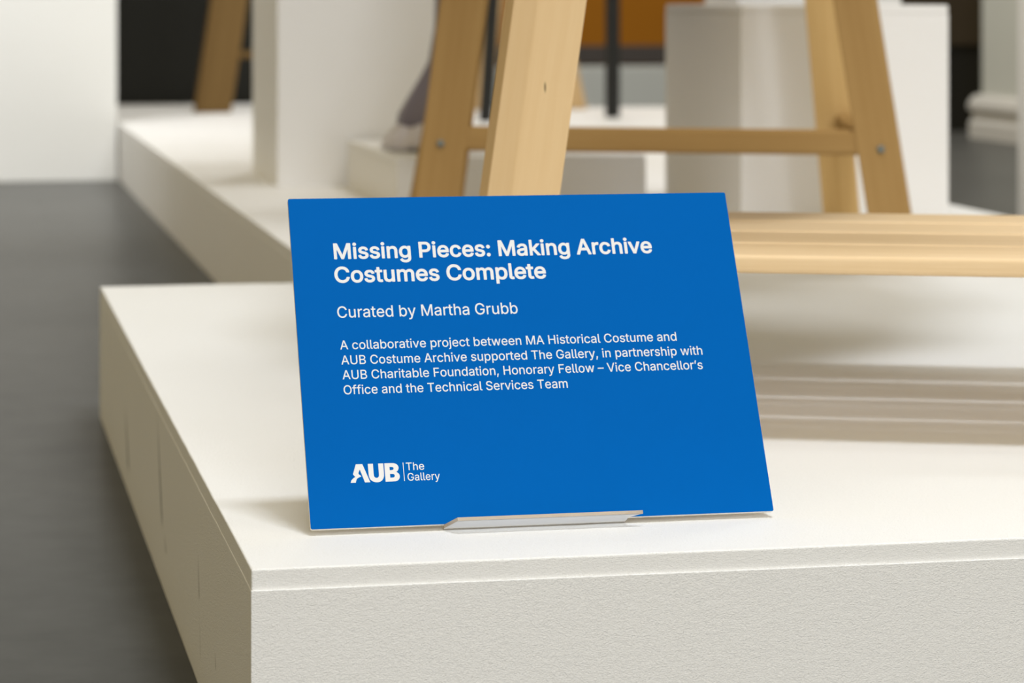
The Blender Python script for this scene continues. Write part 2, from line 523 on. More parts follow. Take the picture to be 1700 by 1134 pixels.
for i, (d0, d1) in enumerate(ds):
    a = -0.21 if i == 0 else -0.285
    bm = box_bm(-(d1 - d0) / 2, (d1 - d0) / 2, -0.007, 0.007, 0, (0.31 if i == 0 else 0.37) - a, 0.0036, 4)
    sl = link('slat', bm, M_SLAT, st)
    M = Matrix(((0, 0, 1), (1, 0, 0), (0, 1, 0))).to_4x4()
    M.translation = (a, (d0 + d1) / 2, 0.1324)
    sl.matrix_local = M
for s, e in ((0.0475, 0.09), (-0.268, 0.41), (0.325, 0.41)):
    beam('batten', st, (s, 0.02 if e < .1 else 0.055, 0.1246), (s, e, 0.1246), 0.036, 0.0016, M_BIRCH, 0.0004)

# unseen dress form over the stand, added and shaped for its soft shade
def shade_dress(parent, loc, rings, label):
    bm = bmesh.new()
    prev = None
    for (z, rx, ry) in rings:
        ring = []
        for i in range(120):
            t = 2 * math.pi * i / 120
            f = 1 + 0.05 * math.sin(11 * t) * (1.1 - z)
            ring.append(bm.verts.new((rx * f * math.cos(t), ry * f * math.sin(t), z)))
        if prev:
            for i in range(120):
                bm.faces.new((prev[i], prev[(i + 1) % 120], ring[(i + 1) % 120], ring[i]))
        prev = ring
    bm.faces.new(prev)
    bmesh.ops.recalc_face_normals(bm, faces=bm.faces)
    a = parent.rotation_euler.z
    x, y, z = loc
    P = parent.location
    o = link('costume', bm, M_MAUVE, None, (P.x + x * math.cos(a) - y * math.sin(a), P.y + x * math.sin(a) + y * math.cos(a), P.z + z), (0, 0, a), smooth=True)  # unseen cloth form, there to block light and cast soft shade
    return tag(o, label, 'costume')


shade_dress(st, (-0.175, 0.66, 0.08), [(0.44, 0.28, 0.49), (0.47, 0.285, 0.495), (0.6, 0.24, 0.38), (0.75, 0.19, 0.24), (0.95, 0.12, 0.14), (1.05, 0.11, 0.12)], 'unseen wide grey-mauve dress above the birch slatted stand, added for its shade')
beam('upright', st, (0.0, 0.0265, 0.843), (0.0, 0.0265, 1.19), 0.03, 0.03, M_BIRCH, 0.001)  # upright and arm carry the added unseen dress
beam('shade_dress_arm', st, (0.0, 0.0265, 1.165), (-0.175, 0.66, 1.165), 0.03, 0.03, M_BIRCH, 0.001)

# ------------------------------------------------------------------ trestle behind: four legs, crossbar, side braces, bolts
D1 = 1.42
x, y = tw(0, D1)
tr = empty('trestle', (x, y, 0.1503), TW)
tag(tr, 'darker pine trestle with bolted crossbar, standing behind the blue sign', 'trestle')
S1 = 1.0


def leg2(s0, z0, s1, z1, d0, d1, w, dd, ztop=0.95, mat=None):
    k = (s1 - s0) / (z1 - z0)
    kd = (d1 - d0) / (z1 - z0)
    f = lambda z: (s0 + k * (z - z0), d0 + kd * (z - z0) - D1, z - 0.15)
    return beam('leg', tr, f(0.15), f(ztop), w, dd, mat or M_PINE, 0.0015, cap=1)


#            s at z0       s at z1
front_left = leg2(-0.579, 0.228, -0.5465, 0.479, D1, D1, 0.058, 0.03)      # left, front
front_right = leg2(-0.0075, 0.213, -0.0497, 0.479, D1, D1, 0.0535, 0.03)    # right, front
leg2(-0.0855, 0.186, -0.1095, 0.479, 1.82, 1.80, 0.050, 0.03, mat=M_PINE_PALE)   # right, rear
leg2(-0.6385, 0.350, -0.6125, 0.479, 1.80, 1.79, 0.050, 0.03)   # left, rear
beam('crossbar', tr, (-0.557, 0.0, 0.152), (-0.034, 0.0, 0.1508), 0.0315, 0.026, M_PINE, 0.006)
beam('side_brace', tr, (-0.047, 0.017, 0.157), (-0.0785, 0.385, 0.157), 0.028, 0.024, M_PINE, 0.003)
beam('side_brace', tr, (-0.572, 0.017, 0.15), (-0.626, 0.366, 0.15), 0.028, 0.02, M_PINE, 0.003)
beam('top_rail', tr, (-0.49, 0.19, 0.80), (-0.12, 0.19, 0.80), 0.05, 0.40, M_PINE, 0.003)


shade_dress(tr, (-0.56, 0.72, 0.0), [(0.42, 0.24, 0.28), (0.45, 0.245, 0.285), (0.6, 0.21, 0.24), (0.8, 0.12, 0.14), (0.9, 0.10, 0.12)], 'unseen smaller grey-mauve dress above the darker pine trestle, added for its shade')
beam('upright', tr, (-0.46, 0.3, 0.826), (-0.46, 0.3, 0.98), 0.03, 0.03, M_PINE, 0.001)  # support for the second added dress
beam('shade_dress_arm', tr, (-0.46, 0.3, 0.94), (-0.56, 0.72, 0.94), 0.03, 0.03, M_PINE, 0.001)


def bolt(leg, s, z):
    bm = bmesh.new()
    bmesh.ops.create_cone(bm, cap_ends=True, segments=24, radius1=0.0047, radius2=0.0047, depth=0.004)
    bmesh.ops.bevel(bm, geom=[e for e in bm.edges if len(e.link_faces) == 2 and e.calc_face_angle(0) > 1], offset=0.0012, segments=2, affect='EDGES')
    bmesh.ops.rotate(bm, matrix=Matrix.Rotation(math.pi / 2, 3, 'X'), verts=bm.verts)
    o = link('bolt', bm, M_STEEL, leg, (s, -0.0166, z - 0.15), smooth=True)
    o.matrix_parent_inverse = leg.matrix_basis.inverted()


bolt(front_left, -0.5745, 0.2957)
bolt(front_right, -0.0176, 0.2935)

# ------------------------------------------------------------------ far things
fe = empty('easel', (0.580, 6.43, 0.1503))
tag(fe, 'far wooden easel in front of the black wall, at upper left', 'easel')
beam('leg', fe, (0, 0, 0), (0.118, 0.0, 0.80), 0.105, 0.05, M_OAK, 0.003, cap=1)
beam('leg', fe, (0.62, 0.1, 0), (0.45, 0.1, 0.80), 0.07, 0.05, M_OAK, 0.003, cap=1)
beam('crossbar', fe, (0.06, 0.03, 0.166), (0.585, 0.075, 0.166), 0.02, 0.03, M_OAK, 0.003)
fe2 = empty('easel', (1.655, 6.473, 0.1503))
tag(fe2, 'far wooden easel, only its foot showing right of the big slanted post', 'easel')
beam('leg', fe2, (0.017, 0, 0), (-0.16, 0.0, 0.80), 0.05, 0.04, M_BIRCH_DARK, 0.003, cap=1)
beam('leg', fe2, (-0.27, 0, 0), (-0.19, 0.0, 0.80), 0.05, 0.04, M_BIRCH_DARK, 0.003, cap=1)
beam('crossbar', fe2, (-0.19, 0.0, 0.64), (-0.115, 0.0, 0.64), 0.05, 0.03, M_BIRCH_DARK, 0.003)

bs = empty('black_stand', (1.44, 5.79, 0.1503))
tag(bs, 'black two-legged display stand on the far plinth, orange wall behind', 'stand')
oct8 = lambda r: [(r * math.cos(math.pi / 4 * i + .39), r * math.sin(math.pi / 4 * i + .39)) for i in range(8)]
beam('leg', bs, (-0.197, -0.09, 0), (-0.150, -0.09, 0.75), 0, 0, M_BLACK, 0, poly=oct8(0.019), cap=1)
beam('leg', bs, (0.198, 0.095, 0), (0.198, 0.095, 0.75), 0, 0, M_BLACK, 0, poly=oct8(0.021), cap=1)
beam('top_bar', bs, (-0.175, -0.1, 0.77), (0.225, 0.105, 0.77), 0.04, 0.04, M_BLACK, 0.002)

# ------------------------------------------------------------------ the sign
SW, SH, ST = 0.29786, 0.22502, 0.0024
TILT = 0.5134
sign = empty('information_sign', (0.04659, 0.09242, 0.15399), math.radians(0.47))
tag(sign, 'blue board sign with white lettering leaning on a clear acrylic stand', 'sign')
ROT = (math.pi / 2 - TILT, 0, 0)     # local x along the edge, local y up the face, local z towards the viewer


def board():
    bm = box_bm(0, SW, 0, SH, -ST, 0)
    es = [e for e in bm.edges if abs(e.verts[0].co.z - e.verts[1].co.z) > ST / 2]
    bmesh.ops.bevel(bm, geom=es, offset=0.0012, segments=3, profile=0.5, affect='EDGES')
    return bm


link('board', board(), M_FOAM, sign, rot=ROT)
bm = bmesh.new()
r = 0.0012
pts = []
for cx, cy, a0 in ((SW - r, r, -90), (SW - r, SH - r, 0), (r, SH - r, 90), (r, r, 180)):
    for k in range(5):
        a = math.radians(a0 + 22.5 * k)
        pts.append((cx + r * math.cos(a), cy + r * math.sin(a)))
lo = [bm.verts.new((x, y, 0.00001)) for x, y in pts]
hi = [bm.verts.new((x, y, 0.00025)) for x, y in pts]
bm.faces.new(hi)
bm.faces.new(lo[::-1])
for i in range(len(pts)):
    bm.faces.new((lo[i], lo[(i + 1) % len(pts)], hi[(i + 1) % len(pts)], hi[i]))
o = link('printed_face', bm, M_BLUE, sign, rot=ROT)
o['label'] = 'blue printed face'

GL = {
'B': {
 ' ': (188, []),
 ':': (188, [[(77.3, -20), (94, -22), (109, -20.9), (127, -14.6), (139.3, -5), (148, 5.4), (157.5, 25), (159, 40), (157.9, 55), (150.6, 73), (141.4, 85), (130, 94.4), (124, 98), (112, 102.3), (94, 105), (79, 102.5), (64, 96.6), (52, 87.2), (41.6, 76), (38, 70), (33.7, 58), (32, 40), (33, 28), (38.9, 10), (49, -2.3), (61, -12.5)], [(74.8, 256), (79, 254.5), (94, 253), (109, 254.1), (127, 261.4), (142, 272.7), (151, 285.8), (157, 298), (159, 316), (157.7, 331), (155.7, 337), (150, 349), (141.4, 361), (124, 373), (112, 377.3), (97, 379.9), (79, 377.5), (64, 371.6), (52, 363.2), (38.4, 346), (33.3, 331), (32, 316), (33.3, 301), (37.6, 289), (40.8, 283), (50.6, 271), (64, 261.4)]]),
 'A': (480, [[(7.9, -16), (15, -18), (84, -18), (90, -17.3), (97.4, -13), (102, -5.9), (146.9, 122), (150, 124), (330, 124), (333, 119.9), (378.4, -7), (382.6, -13), (387, -16.1), (393, -17.9), (465, -17.9), (474, -14.2), (479.6, -7), (481, -1), (479.2, 8), (293, 515), (289.4, 521), (285, 524.6), (276, 527), (201, 527), (192, 524.6), (185.4, 518), (-1.3, 5), (-2, -1), (-0.6, -7), (3, -12.4)], [(183, 217), (181.1, 218), (181.6, 221), (208, 296), (237, 388.4), (240, 389.2), (270, 296), (297.9, 218), (294, 217)]]),
 'C': (510, [[(234.4, -23), (267, -25), (294, -24), (321, -19.5), (369, -4), (393, 9.1), (432, 39.6), (450, 61.1), (463.6, 82), (476, 106), (484.3, 130), (490.7, 157), (490.7, 163), (488.6, 169), (483, 175), (477, 177.5), (408, 178), (402, 177), (396, 173.4), (392.4, 169), (387, 150.4), (380.8, 136), (372, 121.3), (356.3, 103), (336, 88.4), (321, 81), (297, 73.8), (267, 71), (246, 72.2), (228, 76.3), (210, 82.7), (192, 92.4), (177.6, 103), (163.7, 118), (152.1, 133), (141, 153.6), (132.8, 175), (127.1, 196), (122.8, 226), (121.2, 256), (122.9, 283), (127.4, 313), (133, 334), (141, 355.3), (152.7, 376), (162, 388.9), (178.8, 406), (195, 417.6), (210, 426.3), (228, 432.6), (246, 435.9), (267, 437.9), (294, 435.6), (309, 432), (324, 426.9), (336, 420.6), (355.3, 406), (366, 395.5), (373.9, 385), (386, 361), (391.9, 340), (399, 332.4), (408, 330), (474, 330), (483, 333.1), (489.1, 340), (490.9, 346), (490.5, 352), (484, 379), (476, 403), (463.6, 427), (450, 447.9), (432, 468.4), (414, 484.4), (390, 501.7), (369, 512.6), (345, 521.3), (318, 529), (267, 534), (234, 532), (201, 525.5), (171, 515), (144, 501.2), (116, 481), (90, 456.3), (70.4, 430), (53.4, 400), (39.7, 367), (30.7, 334), (24.1, 295), (22, 253), (24, 214), (30.5, 175), (40.4, 139), (54.4, 106), (70.4, 79), (92.6, 49), (114.7, 28), (141, 9.4), (171, -6), (198, -15.6)]]),
 'M': (628, [[(51.9, -16), (59, -18), (125, -17.7), (134.4, -13), (139.5, -4), (140, 320), (140, 314), (143, 312.3), (269.4, -7), (273.6, -13), (277.8, -16), (287, -18), (344, -17.9), (350.2, -16), (356.9, -10), (472.6, 284), (485, 318.8), (486, 314), (486.5, -4), (491.6, -13), (497, -16.6), (503, -18), (569, -18), (575, -16.6), (581, -12.4), (584.6, -7), (586, 2), (586, 509), (585, 515), (581, 521.4), (575, 525.6), (569, 527), (476, 527), (467, 524.6), (461, 518.9), (335.4, 194), (317, 139.3), (314, 134.9), (293.6, 194), (167, 518.9), (161, 524.6), (152, 527), (59, 527), (53, 525.6), (47, 521.4), (43, 515), (42, 509), (42, 2), (44, -8.1), (47, -12.4)]]),
 'P': (445, [[(51.9, -16), (59, -18), (128, -17.7), (137, -13.4), (141.6, -7), (143, 2), (143, 167), (146, 168), (263, 169), (293, 173.5), (317, 180.7), (341, 191.4), (362.5, 206), (379.4, 221), (392, 235.5), (406.1, 257), (415, 278), (421.3, 299), (424.9, 323), (426.9, 350), (421.5, 395), (415.3, 416), (406.6, 437), (393.2, 458), (380, 473.3), (362, 489.4), (341, 502.6), (317, 514.3), (293, 520.5), (266, 524.8), (236, 527), (59, 527), (50.1, 524), (44.4, 518), (42, 509), (42, -1), (45.1, -10)], [(143, 260), (143, 434), (254, 433.1), (272, 429.1), (287, 423.6), (299, 415.2), (310.3, 404), (317.4, 392), (321.6, 380), (325, 365), (325.9, 347), (325.2, 332), (321.3, 314), (316.8, 302), (309.5, 290), (299, 279), (288.4, 272), (275, 265.9), (254, 261.8), (230, 260)]]),
 'a': (389, [[(136.4, -25), (161, -27), (203, -21.5), (224, -14.6), (239, -7), (257, 5.3), (259, 2), (260.4, -7), (263, -11.3), (269, -16.1), (275, -17.9), (341, -17.5), (349.4, -13), (354.5, -4), (355, 251), (352.7, 281), (347.5, 305), (337.6, 329), (326.2, 347), (313.4, 362), (296, 374.9), (281, 384), (260, 392.3), (242, 396.7), (197, 401.8), (173, 401), (146, 396.8), (128, 392.3), (107, 384.6), (83, 371.5), (66.6, 359), (51.6, 344), (36.1, 323), (23.7, 296), (23, 290), (24.4, 284), (28.6, 278), (32, 275.4), (98, 256.1), (107, 257.4), (113, 261.6), (125, 281.8), (132.7, 290), (144.1, 299), (158, 306.1), (179, 311.8), (197, 312.9), (209, 312.2), (221, 309.8), (230, 306.6), (245.3, 296), (251, 288.2), (254.2, 281), (257.2, 269), (258, 257), (256, 251), (254, 249.6), (242, 246.4), (176, 237.9), (122, 228.7), (86, 217), (69.8, 209), (55.6, 200), (41, 187.4), (27.4, 170), (19, 152), (14.3, 131), (12.1, 110), (14, 83), (21.4, 56), (33.1, 35), (47, 16.6), (68, -1.1), (86, -11.1), (110, -20.3)], [(152, 64.8), (146, 65.6), (128, 72.8), (119, 79.9), (112.8, 89), (110.6, 98), (110.7, 113), (113.3, 122), (117.7, 128), (125, 133.8), (140, 141.8), (179, 150.4), (203, 153.3), (257, 162.6), (258, 161), (258, 140), (256.1, 125), (253.6, 116), (246.6, 101), (240.4, 92), (231.5, 83), (218, 74.2), (203, 67.7), (188, 64.7), (170, 63.1)]]),
 'c': (396, [[(175.5, -24), (207, -26), (246, -22.9), (267, -18), (285, -11.1), (301.9, -3), (318, 7.6), (346, 33), (366, 61.9), (380.7, 99), (380.7, 105), (378.6, 111), (375, 115.4), (369, 119), (309, 134.3), (300, 134.5), (294.1, 132), (290.6, 129), (276.6, 99), (260.1, 81), (237, 69.3), (207, 64.2), (186, 67.1), (168, 73), (156, 80.4), (145.7, 90), (132.6, 108), (124.2, 126), (119.4, 144), (115.9, 165), (114.1, 186), (115.9, 210), (119.4, 231), (125.1, 252), (134.3, 270), (144, 284.3), (158.2, 297), (171, 304.7), (189, 310.4), (207, 311.8), (237, 307.4), (257.8, 297), (261, 294.1), (274.7, 279), (288, 252), (294, 246.4), (300, 244.3), (309, 245), (369, 260.4), (374.4, 264), (378.6, 270), (380, 276), (379.3, 282), (365.6, 315), (354.2, 333), (345, 345), (330, 359.4), (313.3, 372), (282, 388), (264, 394.6), (228, 401.9), (180, 400.9), (153, 395), (129, 387.1), (108, 375.6), (86.7, 360), (68.6, 342), (54.5, 324), (40.4, 300), (28.7, 273), (22.3, 246), (18.2, 219), (16, 186), (18.2, 156), (22.5, 129), (29, 102), (39.4, 78), (53.1, 54), (69, 33.6), (84.5, 18), (108, 0.4), (129, -10.1), (150.3, -18)]]),
 'e': (404, [[(178.3, -24), (210, -25.9), (240, -24.7), (264, -20.7), (288, -13.3), (309, -2.7), (333, 13.4), (348, 26.6), (360.6, 42), (373.6, 63), (383, 90), (381, 99.2), (378, 103.4), (372, 107.6), (309, 122.7), (303, 122.7), (297, 120.6), (292.6, 117), (279, 92.5), (266.9, 81), (255, 73.2), (237, 66.6), (225, 64.9), (213, 64.1), (195, 65.6), (174, 70.5), (159, 77.5), (147, 86.6), (135.4, 99), (126.2, 114), (119.4, 132), (117, 150.7), (372, 151), (381, 154.1), (387.6, 162), (389, 168), (389, 195), (385.5, 246), (374, 288), (362, 315), (348, 335.3), (333, 352.3), (312, 370.6), (294, 381.6), (273, 390.6), (249, 397.7), (228, 400.9), (204, 402), (180, 401), (153, 395.5), (126, 385.6), (105, 373.9), (85.7, 360), (68.5, 342), (54, 323.6), (38.4, 297), (29, 273), (21.5, 246), (17, 216), (16, 186), (17, 159), (22.2, 129), (29, 102), (39.4, 78), (53.1, 54), (69, 33.6), (84.5, 18), (108, 0.4), (132, -11), (153, -18.3)], [(120, 239), (118.3, 240), (118.6, 243), (124.9, 261), (134.1, 276), (144, 288.3), (156, 297.9), (171, 306.2), (186, 310.2), (204, 311.8), (225, 309.9), (240, 305.8), (252, 299.4), (264, 288.3), (273, 276), (281.6, 261), (286.6, 243), (286.6, 240), (285, 239)]]),
 'g': (425, [[(179.5, -167), (207, -169), (231, -167.9), (255, -164.5), (297, -153), (321, -140.6), (346.4, -122), (364.2, -101), (376.6, -80), (384, -59.8), (388.7, -35), (390, -8), (390, 379), (387, 388.9), (384, 392.4), (378, 396), (372, 397), (315, 397), (306, 395.6), (300, 391.4), (296, 385), (294, 366.2), (278.3, 379), (261, 389.1), (243, 396), (219, 401), (195, 402), (171, 400.9), (147, 395.3), (126, 388.3), (102, 376), (83.7, 361), (66, 343.3), (49.9, 322), (38.9, 301), (29, 277), (21.5, 250), (17, 220), (16, 190), (17, 163), (21.3, 133), (29, 106), (38.9, 82), (52.1, 61), (67.6, 40), (84, 24.8), (105, 10.9), (123, 1.4), (147, -7.3), (171, -11.9), (195, -13), (219, -11.9), (240, -7.5), (258, -1), (273, 6.4), (291, 20.4), (292.5, 19), (293, -5), (290.4, -29), (283.1, -47), (270, -61.1), (255, -69.7), (234, -76.7), (207, -79), (189, -78.1), (174, -75.6), (162, -71.7), (150, -65.6), (137.8, -56), (111, -26), (102, -23), (96, -23.7), (90.9, -26), (42, -53.4), (36, -59.1), (33.5, -65), (33.7, -74), (44.8, -95), (69, -122.4), (87, -137), (105, -147.6), (129, -157.3), (153, -163.7)], [(186, 78.8), (171, 82.6), (156, 90.5), (144, 100.6), (132.7, 115), (125.6, 130), (119.6, 148), (115.9, 169), (114.1, 193), (116.1, 217), (120, 238), (126, 256), (132.8, 271), (143.6, 286), (153.2, 295), (171, 305.6), (186, 310.3), (204, 311.8), (222, 310.4), (240, 305.2), (252.3, 298), (266.2, 286), (276, 272.6), (283.7, 256), (289.4, 238), (293.1, 217), (294, 193), (292.8, 166), (289, 145), (282.7, 127), (274.2, 112), (265.2, 100), (255, 91), (240, 83.1), (225, 79.1), (204, 77.2)]]),
 'h': (410, [[(44.9, -16), (52, -18), (115, -18), (124, -14.9), (130.6, -7), (132, 2), (132, 227), (132.9, 245), (136.1, 260), (142.4, 275), (151, 286.5), (160, 295), (181, 306.5), (196, 310.2), (208, 310.9), (229, 308.6), (247.1, 302), (259, 292.2), (269.5, 278), (275.1, 260), (278, 233), (278, 2), (280, -8.1), (286, -14.9), (295, -18), (358, -18), (364, -16.6), (369.4, -13), (373.6, -7), (375, -1), (375, 239), (374.1, 263), (370.3, 290), (364.6, 311), (357.1, 329), (343, 350), (328, 366.3), (306.4, 383), (280, 394.3), (256, 400.5), (226, 402), (196, 399.5), (166, 389.6), (142.1, 377), (133, 369.5), (132, 371), (131.7, 512), (127, 521.4), (121, 525.6), (115, 527), (49, 526.5), (40, 521.4), (35.3, 512), (35, -1), (38.1, -10)]]),
 'i': (167, [[(44.9, -16), (52, -18), (115, -18), (121, -16.6), (126.4, -13), (131.5, -4), (132, 380), (130.6, 386), (127, 391.4), (118, 396.5), (49, 396.5), (40, 391.4), (35.5, 383), (35, -1), (38.1, -10)], [(64.5, 428), (70, 426.3), (85, 425), (100, 426.7), (112, 431.4), (124, 440), (133, 449.4), (137.1, 455), (142.3, 467), (144, 482), (142.7, 497), (137.1, 512), (124, 527), (112, 534.6), (100, 539.3), (82, 541.9), (67, 539), (55, 534.1), (43, 526.2), (34, 516.5), (30.9, 512), (26, 500), (23, 482), (25.7, 467), (30.9, 455), (43, 440.8), (55, 431.9)]]),
 'k': (381, [[(44.9, -16), (52, -18), (115, -18), (124, -14.9), (128.9, -10), (132, -1), (132, 131), (133.3, 134), (151, 150.4), (154, 149.2), (279, -10), (285.8, -16), (295, -18), (376, -17.5), (385, -12.4), (388.6, -7), (390, -1), (389.3, 5), (386.2, 11), (225, 215), (373, 366.6), (376.1, 371), (377.9, 377), (376, 387.1), (370, 393.9), (361, 397), (283, 397), (275.9, 395), (271, 391.4), (133, 250.1), (132, 254), (132, 509), (131, 515), (127, 521.4), (121, 525.6), (115, 527), (49, 526.5), (40, 521.4), (35.3, 512), (35, -1), (38.1, -10)]]),
 'l': (189, [[(111.5, -18), (139, -20), (163, -19), (187, -14), (193, -10.4), (196.6, -6), (198.7, 0), (198.7, 6), (187.8, 57), (183.4, 66), (178, 70.1), (172, 71.9), (148, 70.2), (139, 70.9), (136, 72.5), (134.6, 75), (132.3, 84), (131.5, 513), (127, 521.4), (118, 526.5), (52, 527), (46, 525.6), (40, 521.4), (36.4, 516), (35, 510), (35, 84), (37.1, 57), (45.4, 30), (61, 7.6), (82, -7.6), (106, -17)]]),
 'm': (610, [[(44.9, -16), (52, -18), (115, -18), (124, -14.9), (130.6, -7), (132, -1), (132, 236), (133.5, 257), (136.5, 269), (142, 280.4), (148.6, 290), (157, 298.2), (166, 303.8), (178, 309.1), (199, 311.9), (217, 310), (230.7, 305), (241, 297.2), (247.3, 290), (249.6, 287), (254.4, 275), (256, 257), (256, -1), (257.4, -7), (262, -13.4), (268, -17), (274, -18), (337, -17.9), (346, -14.2), (351.6, -7), (353, 2), (353, 245), (353.9, 260), (361, 281.3), (367, 290.4), (375.7, 299), (384.5, 305), (394, 309), (418, 311.9), (436, 310.7), (448, 306.7), (460, 299.8), (469, 289), (475.2, 275), (478, 251), (478, 2), (479.4, -7), (483.6, -13), (487, -15.6), (496, -18), (559, -17.9), (568, -14.2), (573.6, -7), (575, -1), (574.9, 257), (573, 284), (567.5, 311), (557.6, 335), (544, 356), (526, 374.4), (505, 388.1), (484, 397), (460, 402.9), (436, 404), (415, 402.9), (394, 398.5), (376, 392.3), (355, 381.6), (340, 371), (319, 350.2), (299.4, 374), (279.3, 389), (274, 392), (247, 400.9), (220, 404), (202, 403), (184, 399.8), (163, 391.6), (130, 371), (130, 380), (128.6, 386), (124.4, 392), (118, 396), (112, 397), (52, 397), (43, 393.9), (38.1, 389), (35, 380), (35, 2), (37, -8.1), (40, -12.4)]]),
 'n': (410, [[(44.9, -16), (52, -18), (115, -18), (124, -14.9), (130.6, -7), (132, 2), (132, 227), (132.9, 245), (136.1, 260), (142.4, 275), (151, 286.5), (160, 295), (181, 306.5), (196, 310.2), (208, 310.9), (229, 308.6), (247.1, 302), (259, 292.2), (269.5, 278), (275.1, 260), (278, 233), (278, 2), (280, -8.1), (286, -14.9), (295, -18), (358, -18), (367, -14.9), (371.9, -10), (375, -1), (375, 239), (373.9, 266), (370.9, 287), (364.6, 311), (357.1, 329), (343, 350), (325, 369.4), (304, 384.6), (280, 394.3), (256, 400.5), (226, 402), (199, 400), (166, 389.6), (142.1, 377), (130, 368), (130, 380), (128.6, 386), (124, 392.4), (115, 396.7), (52, 397), (43, 393.9), (38.1, 389), (35.5, 383), (35, 377), (35, -1), (38.1, -10)]]),
 'o': (415, [[(175.5, -24), (207, -26), (234, -25), (261, -19.3), (285, -10.6), (306, -0.6), (327, 15), (345.4, 33), (360, 51.4), (375.6, 78), (386.9, 105), (393.5, 129), (397.8, 156), (399, 186), (398, 216), (393.7, 246), (385.1, 276), (374.6, 300), (362.6, 321), (345, 343.5), (328.3, 360), (309, 375), (285, 387.6), (261, 395.3), (237, 400.6), (207, 402), (180, 400.9), (153, 395), (129, 387.1), (108, 375.6), (86.7, 360), (68.6, 342), (54.5, 324), (40.4, 300), (28.7, 273), (22.3, 246), (18.2, 219), (16, 186), (18.2, 156), (22.5, 129), (29, 102), (39.4, 78), (53.1, 54), (69, 33.6), (84.5, 18), (108, 0.4), (129, -10.1), (150.3, -18)], [(195, 65.7), (171, 71.4), (156, 80.4), (144, 91.6), (132.6, 108), (124.2, 126), (119.4, 144), (115.9, 165), (114.1, 186), (115.9, 210), (119.4, 231), (125.1, 252), (134.3, 270), (142.3, 282), (154.2, 294), (171, 304.7), (186, 309.7), (207, 311.9), (225, 310.4), (243, 305), (258, 296.2), (270.4, 285), (283.2, 267), (290, 252), (295.7, 234), (299.6, 213), (300.9, 186), (300.1, 165), (296.6, 144), (290, 123), (282, 105.8), (270, 90.6), (258, 79.8), (243, 71.1), (228, 66.9), (207, 64.2)]]),
 'p': (424, [[(44.9, -159), (52, -161), (115, -161), (124, -157.9), (130, -151.1), (132, -144), (132, 6), (133, 9.6), (148, -2.2), (166, -12.6), (184, -20.3), (205, -24.7), (229, -26), (253, -25), (277, -19.8), (304, -10), (322, 0.4), (341.3, 15), (361, 35.1), (374, 54), (385.6, 75), (396.8, 105), (402.5, 129), (407, 159), (408, 189), (407, 219), (402.5, 249), (396.8, 273), (385, 303), (373.2, 324), (358, 344.4), (342.4, 360), (324.3, 375), (301, 387.6), (280, 395), (253, 401), (229, 402), (205, 400.9), (184, 396.5), (163, 389.1), (148, 379), (133, 366.6), (130, 366), (129.9, 381), (128.1, 387), (123.3, 393), (115, 396.7), (52, 397), (43, 393.9), (36.9, 387), (35, 378), (35, -144), (38.1, -153)], [(211, 65.9), (202, 66.7), (187, 71.4), (175, 78.2), (160.7, 90), (151, 103.6), (142, 121.5), (135.9, 141), (131.9, 165), (131, 189), (131.9, 213), (135.6, 237), (142, 256.7), (149.8, 273), (160, 286.3), (171.3, 297), (184, 304.6), (202, 310.3), (220, 311.9), (238, 310.4), (253, 306), (268.4, 297), (283, 283.8), (292.2, 270), (299, 255), (304.7, 237), (309.1, 213), (310, 189), (309.1, 165), (304.7, 141), (298.9, 123), (289.6, 105), (281.1, 93), (268, 80.4), (253, 71.1), (238, 66.7), (220, 65.1)]]),
 'r': (259, [[(44.9, -16), (52, -18), (115, -18), (124, -14.9), (130.6, -7), (132, 2), (132, 236), (132.9, 251), (136, 262.8), (141.8, 275), (148.6, 284), (166, 298), (178, 303.2), (208, 307.8), (244, 304), (250, 305.4), (257.2, 311), (260.9, 320), (260.9, 386), (257.2, 395), (250, 400.6), (244, 402), (214, 403), (187, 400.5), (163, 393.1), (142, 381.9), (133, 374.4), (130, 374), (129.5, 383), (127, 389), (121, 394.6), (115, 396.7), (52, 397), (43, 393.9), (36.4, 386), (35, 377), (35, -1), (38.1, -10)]]),
 's': (365, [[(149.5, -24), (182, -26), (212, -24.9), (242, -19), (269, -9.6), (290, 2.4), (308, 16), (326, 35.7), (339.1, 57), (346.5, 81), (349, 108), (344.6, 138), (335, 162.9), (319.4, 183), (305, 195.6), (284, 209.6), (260, 219), (176, 240.6), (146, 250.5), (134.7, 258), (128.4, 267), (127.1, 276), (128.2, 285), (133.5, 294), (142.9, 303), (155, 309.5), (170, 313.3), (185, 314.7), (206, 313.3), (221, 308.2), (230, 302.8), (240.9, 291), (254, 265.7), (263, 259.7), (272, 259.5), (329, 272.7), (335, 275.8), (338.2, 279), (341.3, 285), (342, 291), (334.6, 315), (314, 348.9), (299, 364.4), (281, 378), (260, 389), (239, 396.3), (215, 400.7), (188, 402), (158, 400.7), (131, 395), (107, 386.1), (86, 375.6), (66.6, 360), (50, 342), (38.4, 321), (31.1, 297), (29, 273), (33, 243), (41.9, 219), (57, 198), (62, 192.9), (77, 181.1), (95, 170.4), (119, 160), (224, 132.6), (233, 128.7), (241.2, 123), (247.2, 114), (249.4, 102), (247.4, 93), (242, 84), (235, 78), (221, 70.2), (203, 64.9), (182, 63.1), (161, 65.4), (146, 69.5), (134, 75.3), (124.6, 84), (118.6, 93), (108.9, 117), (104, 121.9), (98, 124.5), (89, 124.3), (32, 111.5), (26, 108.9), (21.8, 105), (18.7, 99), (18, 93), (24.4, 66), (34.4, 45), (50, 24.5), (65, 9.8), (86, -4.6), (107, -14.3), (128, -20.3)]]),
